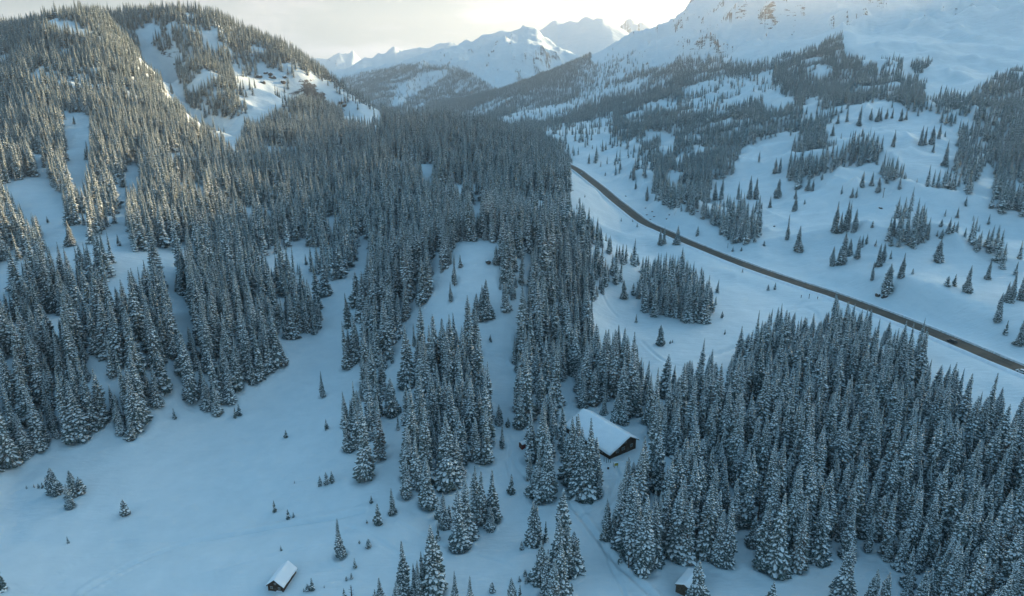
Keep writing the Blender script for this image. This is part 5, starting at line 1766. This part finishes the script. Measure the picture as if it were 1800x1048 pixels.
WORD = ['broad snowy', 'snow dusted', 'full crowned frosted', 'sparse snowy', 'heavily frosted', 'ragged snowy', 'slim snowy', 'very slim frosted', 'bushy snowy', 'bushy frosted']
for t in ALL:
    if t['h'] < 8.5:
        idx = rl.randrange(len(YOUNG))
        t['wj'] = rl.uniform(.85, 1.15) * (1.1 if t['h'] < 4 else 1.0)
        place_tree(t, YOUNG, 'young_spruce', 'young tree', idx, rl.uniform(0, 6.28), t['lab'], 'young trees scattered on the open snow')
    else:
        idx = {'w': [8, 9], 'n': [6, 7], 's': [0, 1, 3, 4, 5], 'y': [3, 1]}[t['form']]
        idx = rl.choice(idx)
        if t['form'] == 'n':
            t['form'] = 's'
        t['wj'] = rl.uniform(.95, 1.15) * (1.15 if t['h'] < 16 else 1.0)
        place_tree(t, HI, 'spruce_tree', 'tree', idx, rl.uniform(0, 6.28), t['lab'], 'spruces standing free of the forests')
by_stand = {}
for t in cand:
    t['st'] = [s_ for f_, s_ in STAND if f_(t['px'], t['py'])][0]
    by_stand.setdefault(t['st'], []).append(t)
for st, L_ in by_stand.items():
    xs_, ys_ = sorted(t['px'] for t in L_), sorted(t['py'] for t in L_)
    n_ = len(L_)
    for t in L_:
        fx, fy = xs_.index(t['px']) / n_, ys_.index(t['py']) / n_
        side = 'far left' if fx < .2 else 'left' if fx < .4 else 'middle' if fx < .6 else 'right' if fx < .8 else 'far right'
        row = 'front' if fy > .72 else 'back' if fy < .3 else 'inner'
        t['where'] = '%s %s of the group' % (row, side)
for t in cand:
    idx = rl.choice([0, 0, 1, 1, 2, 3, 4, 4, 5, 6, 7])
    st = [s_ for f_, s_ in STAND if f_(t['px'], t['py'])][0]
    hw = 'towering' if t['h'] > 29 else 'tall' if t['h'] > 24 else 'mid-height' if t['h'] > 18 else 'short'
    t['wj'] = rl.uniform(.9, 1.15)
    place_tree(t, HI, 'spruce_tree', 'tree', idx, rl.uniform(0, 6.28), ('%s %s spruce %s, %s' % (hw, WORD[idx], st, t['where'].replace(' of the group', ''))), 'spruces ' + st)
    


# ------------------------------------------------------------------ the rest of the forests, instanced, one object
def instanced(name, label, cat, sets, mat=None):
    """sets: list of (library collection, n variants, H0, arrays)"""
    rnd = np.random.RandomState(77)
    VX, SC, RT, VAR = [], [], [], []
    for k, (lib, nv, H0, arr) in enumerate(sets):
        X, Y, Z, H = arr
        n = len(X)
        VX.append(np.stack([X, Y, Z - 0.3], 1))
        s = H / H0
        w = np.minimum(s, .92 + .12 * s) * rnd.uniform(.8, 1.22, n) * np.where(H < 14, 1.2, 1.0)
        SC.append(np.stack([w, w, s], 1))
        RT.append(np.stack([rnd.normal(0, .02, n), rnd.normal(0, .02, n), rnd.uniform(0, 6.283, n)], 1))
        VAR.append(np.stack([np.full(n, k), rnd.randint(0, nv, n)], 1))
    V = np.concatenate(VX); S = np.concatenate(SC); R_ = np.concatenate(RT); VV = np.concatenate(VAR)
    me = bpy.data.meshes.new(name)
    me.vertices.add(len(V))
    me.vertices.foreach_set('co', V.astype(np.float32).ravel())
    for an, ty, data, key in (('tree_scale', 'FLOAT_VECTOR', S, 'vector'), ('tree_turn', 'FLOAT_VECTOR', R_, 'vector'), ('kind_set', 'INT', VV[:, 0], 'value'), ('variant', 'INT', VV[:, 1], 'value')):
        at = me.attributes.new(an, ty, 'POINT')
        at.data.foreach_set(key, (data.astype(np.float32) if 'FLOAT' in ty else data.astype(np.int32)).ravel())
    me.update()
    o = link(name, me)
    ng = bpy.data.node_groups.new(name + '_nodes', 'GeometryNodeTree')
    ng.interface.new_socket('Geometry', in_out='INPUT', socket_type='NodeSocketGeometry')
    ng.interface.new_socket('Geometry', in_out='OUTPUT', socket_type='NodeSocketGeometry')
    n, l = ng.nodes, ng.links
    gi, go = n.new('NodeGroupInput'), n.new('NodeGroupOutput')
    jn = n.new('GeometryNodeJoinGeometry')

    def attr(nm, ty):
        a = n.new('GeometryNodeInputNamedAttribute'); a.data_type = ty; a.inputs['Name'].default_value = nm
        return a.outputs['Attribute']
    sc_, rt_, ks, va = attr('tree_scale', 'FLOAT_VECTOR'), attr('tree_turn', 'FLOAT_VECTOR'), attr('kind_set', 'INT'), attr('variant', 'INT')
    for k, (lib, nv, H0, arr) in enumerate(sets):
        ci = n.new('GeometryNodeCollectionInfo')
        ci.inputs['Collection'].default_value = lib
        ci.inputs['Separate Children'].default_value = True
        ci.inputs['Reset Children'].default_value = True
        cmp_ = n.new('FunctionNodeCompare'); cmp_.data_type = 'INT'; cmp_.operation = 'EQUAL'
        l.new(ks, cmp_.inputs[2]); cmp_.inputs[3].default_value = k
        ip = n.new('GeometryNodeInstanceOnPoints')
        l.new(gi.outputs[0], ip.inputs['Points'])
        l.new(cmp_.outputs[0], ip.inputs['Selection'])
        l.new(ci.outputs[0], ip.inputs['Instance'])
        ip.inputs['Pick Instance'].default_value = True
        l.new(va, ip.inputs['Instance Index'])
        l.new(rt_, ip.inputs['Rotation'])
        l.new(sc_, ip.inputs['Scale'])
        l.new(ip.outputs[0], jn.inputs[0])
    l.new(jn.outputs[0], go.inputs[0])
    md = o.modifiers.new('trees', 'NODES')
    md.node_group = ng
    return tag(o, label, cat, kind='stuff')


nr = tuple(q[rest] for q in near[:4])
instanced('spruce_forest', 'dense snow dusted spruce forest covering the slopes and valley around the meadows', 'forest',
          [(LIB_NEAR, 7, 24.0, nr), (LIB_MID, 5, 24.0, tuple(mid[:4])), (LIB_FAR, 3, 23.7, tuple(far[:4]))])
instanced('distant_forest', 'far off conifer forest on the lower flanks of the mountains behind', 'forest',
          [(LIB_FAR, 3, 23.7, tuple(valley[:4])), (LIB_FAR, 3, 23.7, tuple(dist[:4]))])
print('TREES near', len(near[0]), 'mid', len(mid[0]), 'far', len(far[0]), 'valley', len(valley[0]), 'dist', len(dist[0]), 'lone', len(ALL), 'young', sum(t['h'] < 8.5 for t in ALL), 'minsize', size[pick[-1]])

# ------------------------------------------------------------------ snow wells and drifted rims round the near trees
GZ0 = GZ.copy()
da, dl_ = float(AZ[1] - AZ[0]), 0.0042
for (x, y, h) in list(zip(near[0], near[1], near[3])) + [(t['x'], t['y'], t['h']) for t in ALL]:
    rr = math.hypot(x, y)
    if rr > 340 or rr < 95:
        continue
    R_ = 0.13 * h * .9 + .25
    fa, fl = grid_index(np.array([x]), np.array([y]))
    ka = int(2.4 * R_ / (rr * da)) + 1
    kl = int(2.4 * R_ / (rr * dl_)) + 1
    a0, a1 = max(0, int(fa[0]) - ka), int(fa[0]) + ka + 2
    l0, l1 = max(0, int(fl[0]) - kl), int(fl[0]) + kl + 2
    d_ = np.hypot(GX[a0:a1, l0:l1] - x, GY[a0:a1, l0:l1] - y) / R_
    k_ = min(1.0, h / 14.0)
    GZ[a0:a1, l0:l1] += k_ * (-0.75 * np.exp(-(d_ / .95) ** 4) + 0.30 * np.exp(-((d_ - 1.55) / .42) ** 2))
GZ = np.clip(GZ, GZ0 - 1.1, GZ0 + .45)
og = bpy.data.objects['snowy_ground']
us = USED['snowy_ground']
og.data.vertices.foreach_set('co', np.stack([GX.ravel()[us], GY.ravel()[us], GZ.ravel()[us]], 1).astype(np.float32).ravel())
og.data.update()

# ------------------------------------------------------------------ air
HAZE_D = 7.5e-5
zt = float(GZ[:, RR < 14000].max())
bm = bmesh.new()
bmesh.ops.create_cube(bm, size=1)
me = bpy.data.meshes.new('haze'); bm.to_mesh(me); bm.free()
hm_, n_, l_, bs_ = new_mat('haze_air')
n_.remove(bs_)
pv = n_.new('ShaderNodeVolumePrincipled')
pv.inputs['Color'].default_value = (0.95, 0.96, 0.97, 1)
pv.inputs['Density'].default_value = HAZE_D
pv.inputs['Anisotropy'].default_value = 0.75
l_.new(pv.outputs['Volume'], [x for x in n_ if x.type == 'OUTPUT_MATERIAL'][0].inputs['Volume'])
me.materials.append(hm_)
hz = link('haze', me)
zb = float(GZ.min()) - 1.0
ztop = zt + 20
hz.scale = (28000, 28000, ztop - zb)
hz.location = (0, 0, (ztop + zb) / 2)
hz['kind'] = 'stuff'
print('HAZE top', ztop, 'bottom', zb)
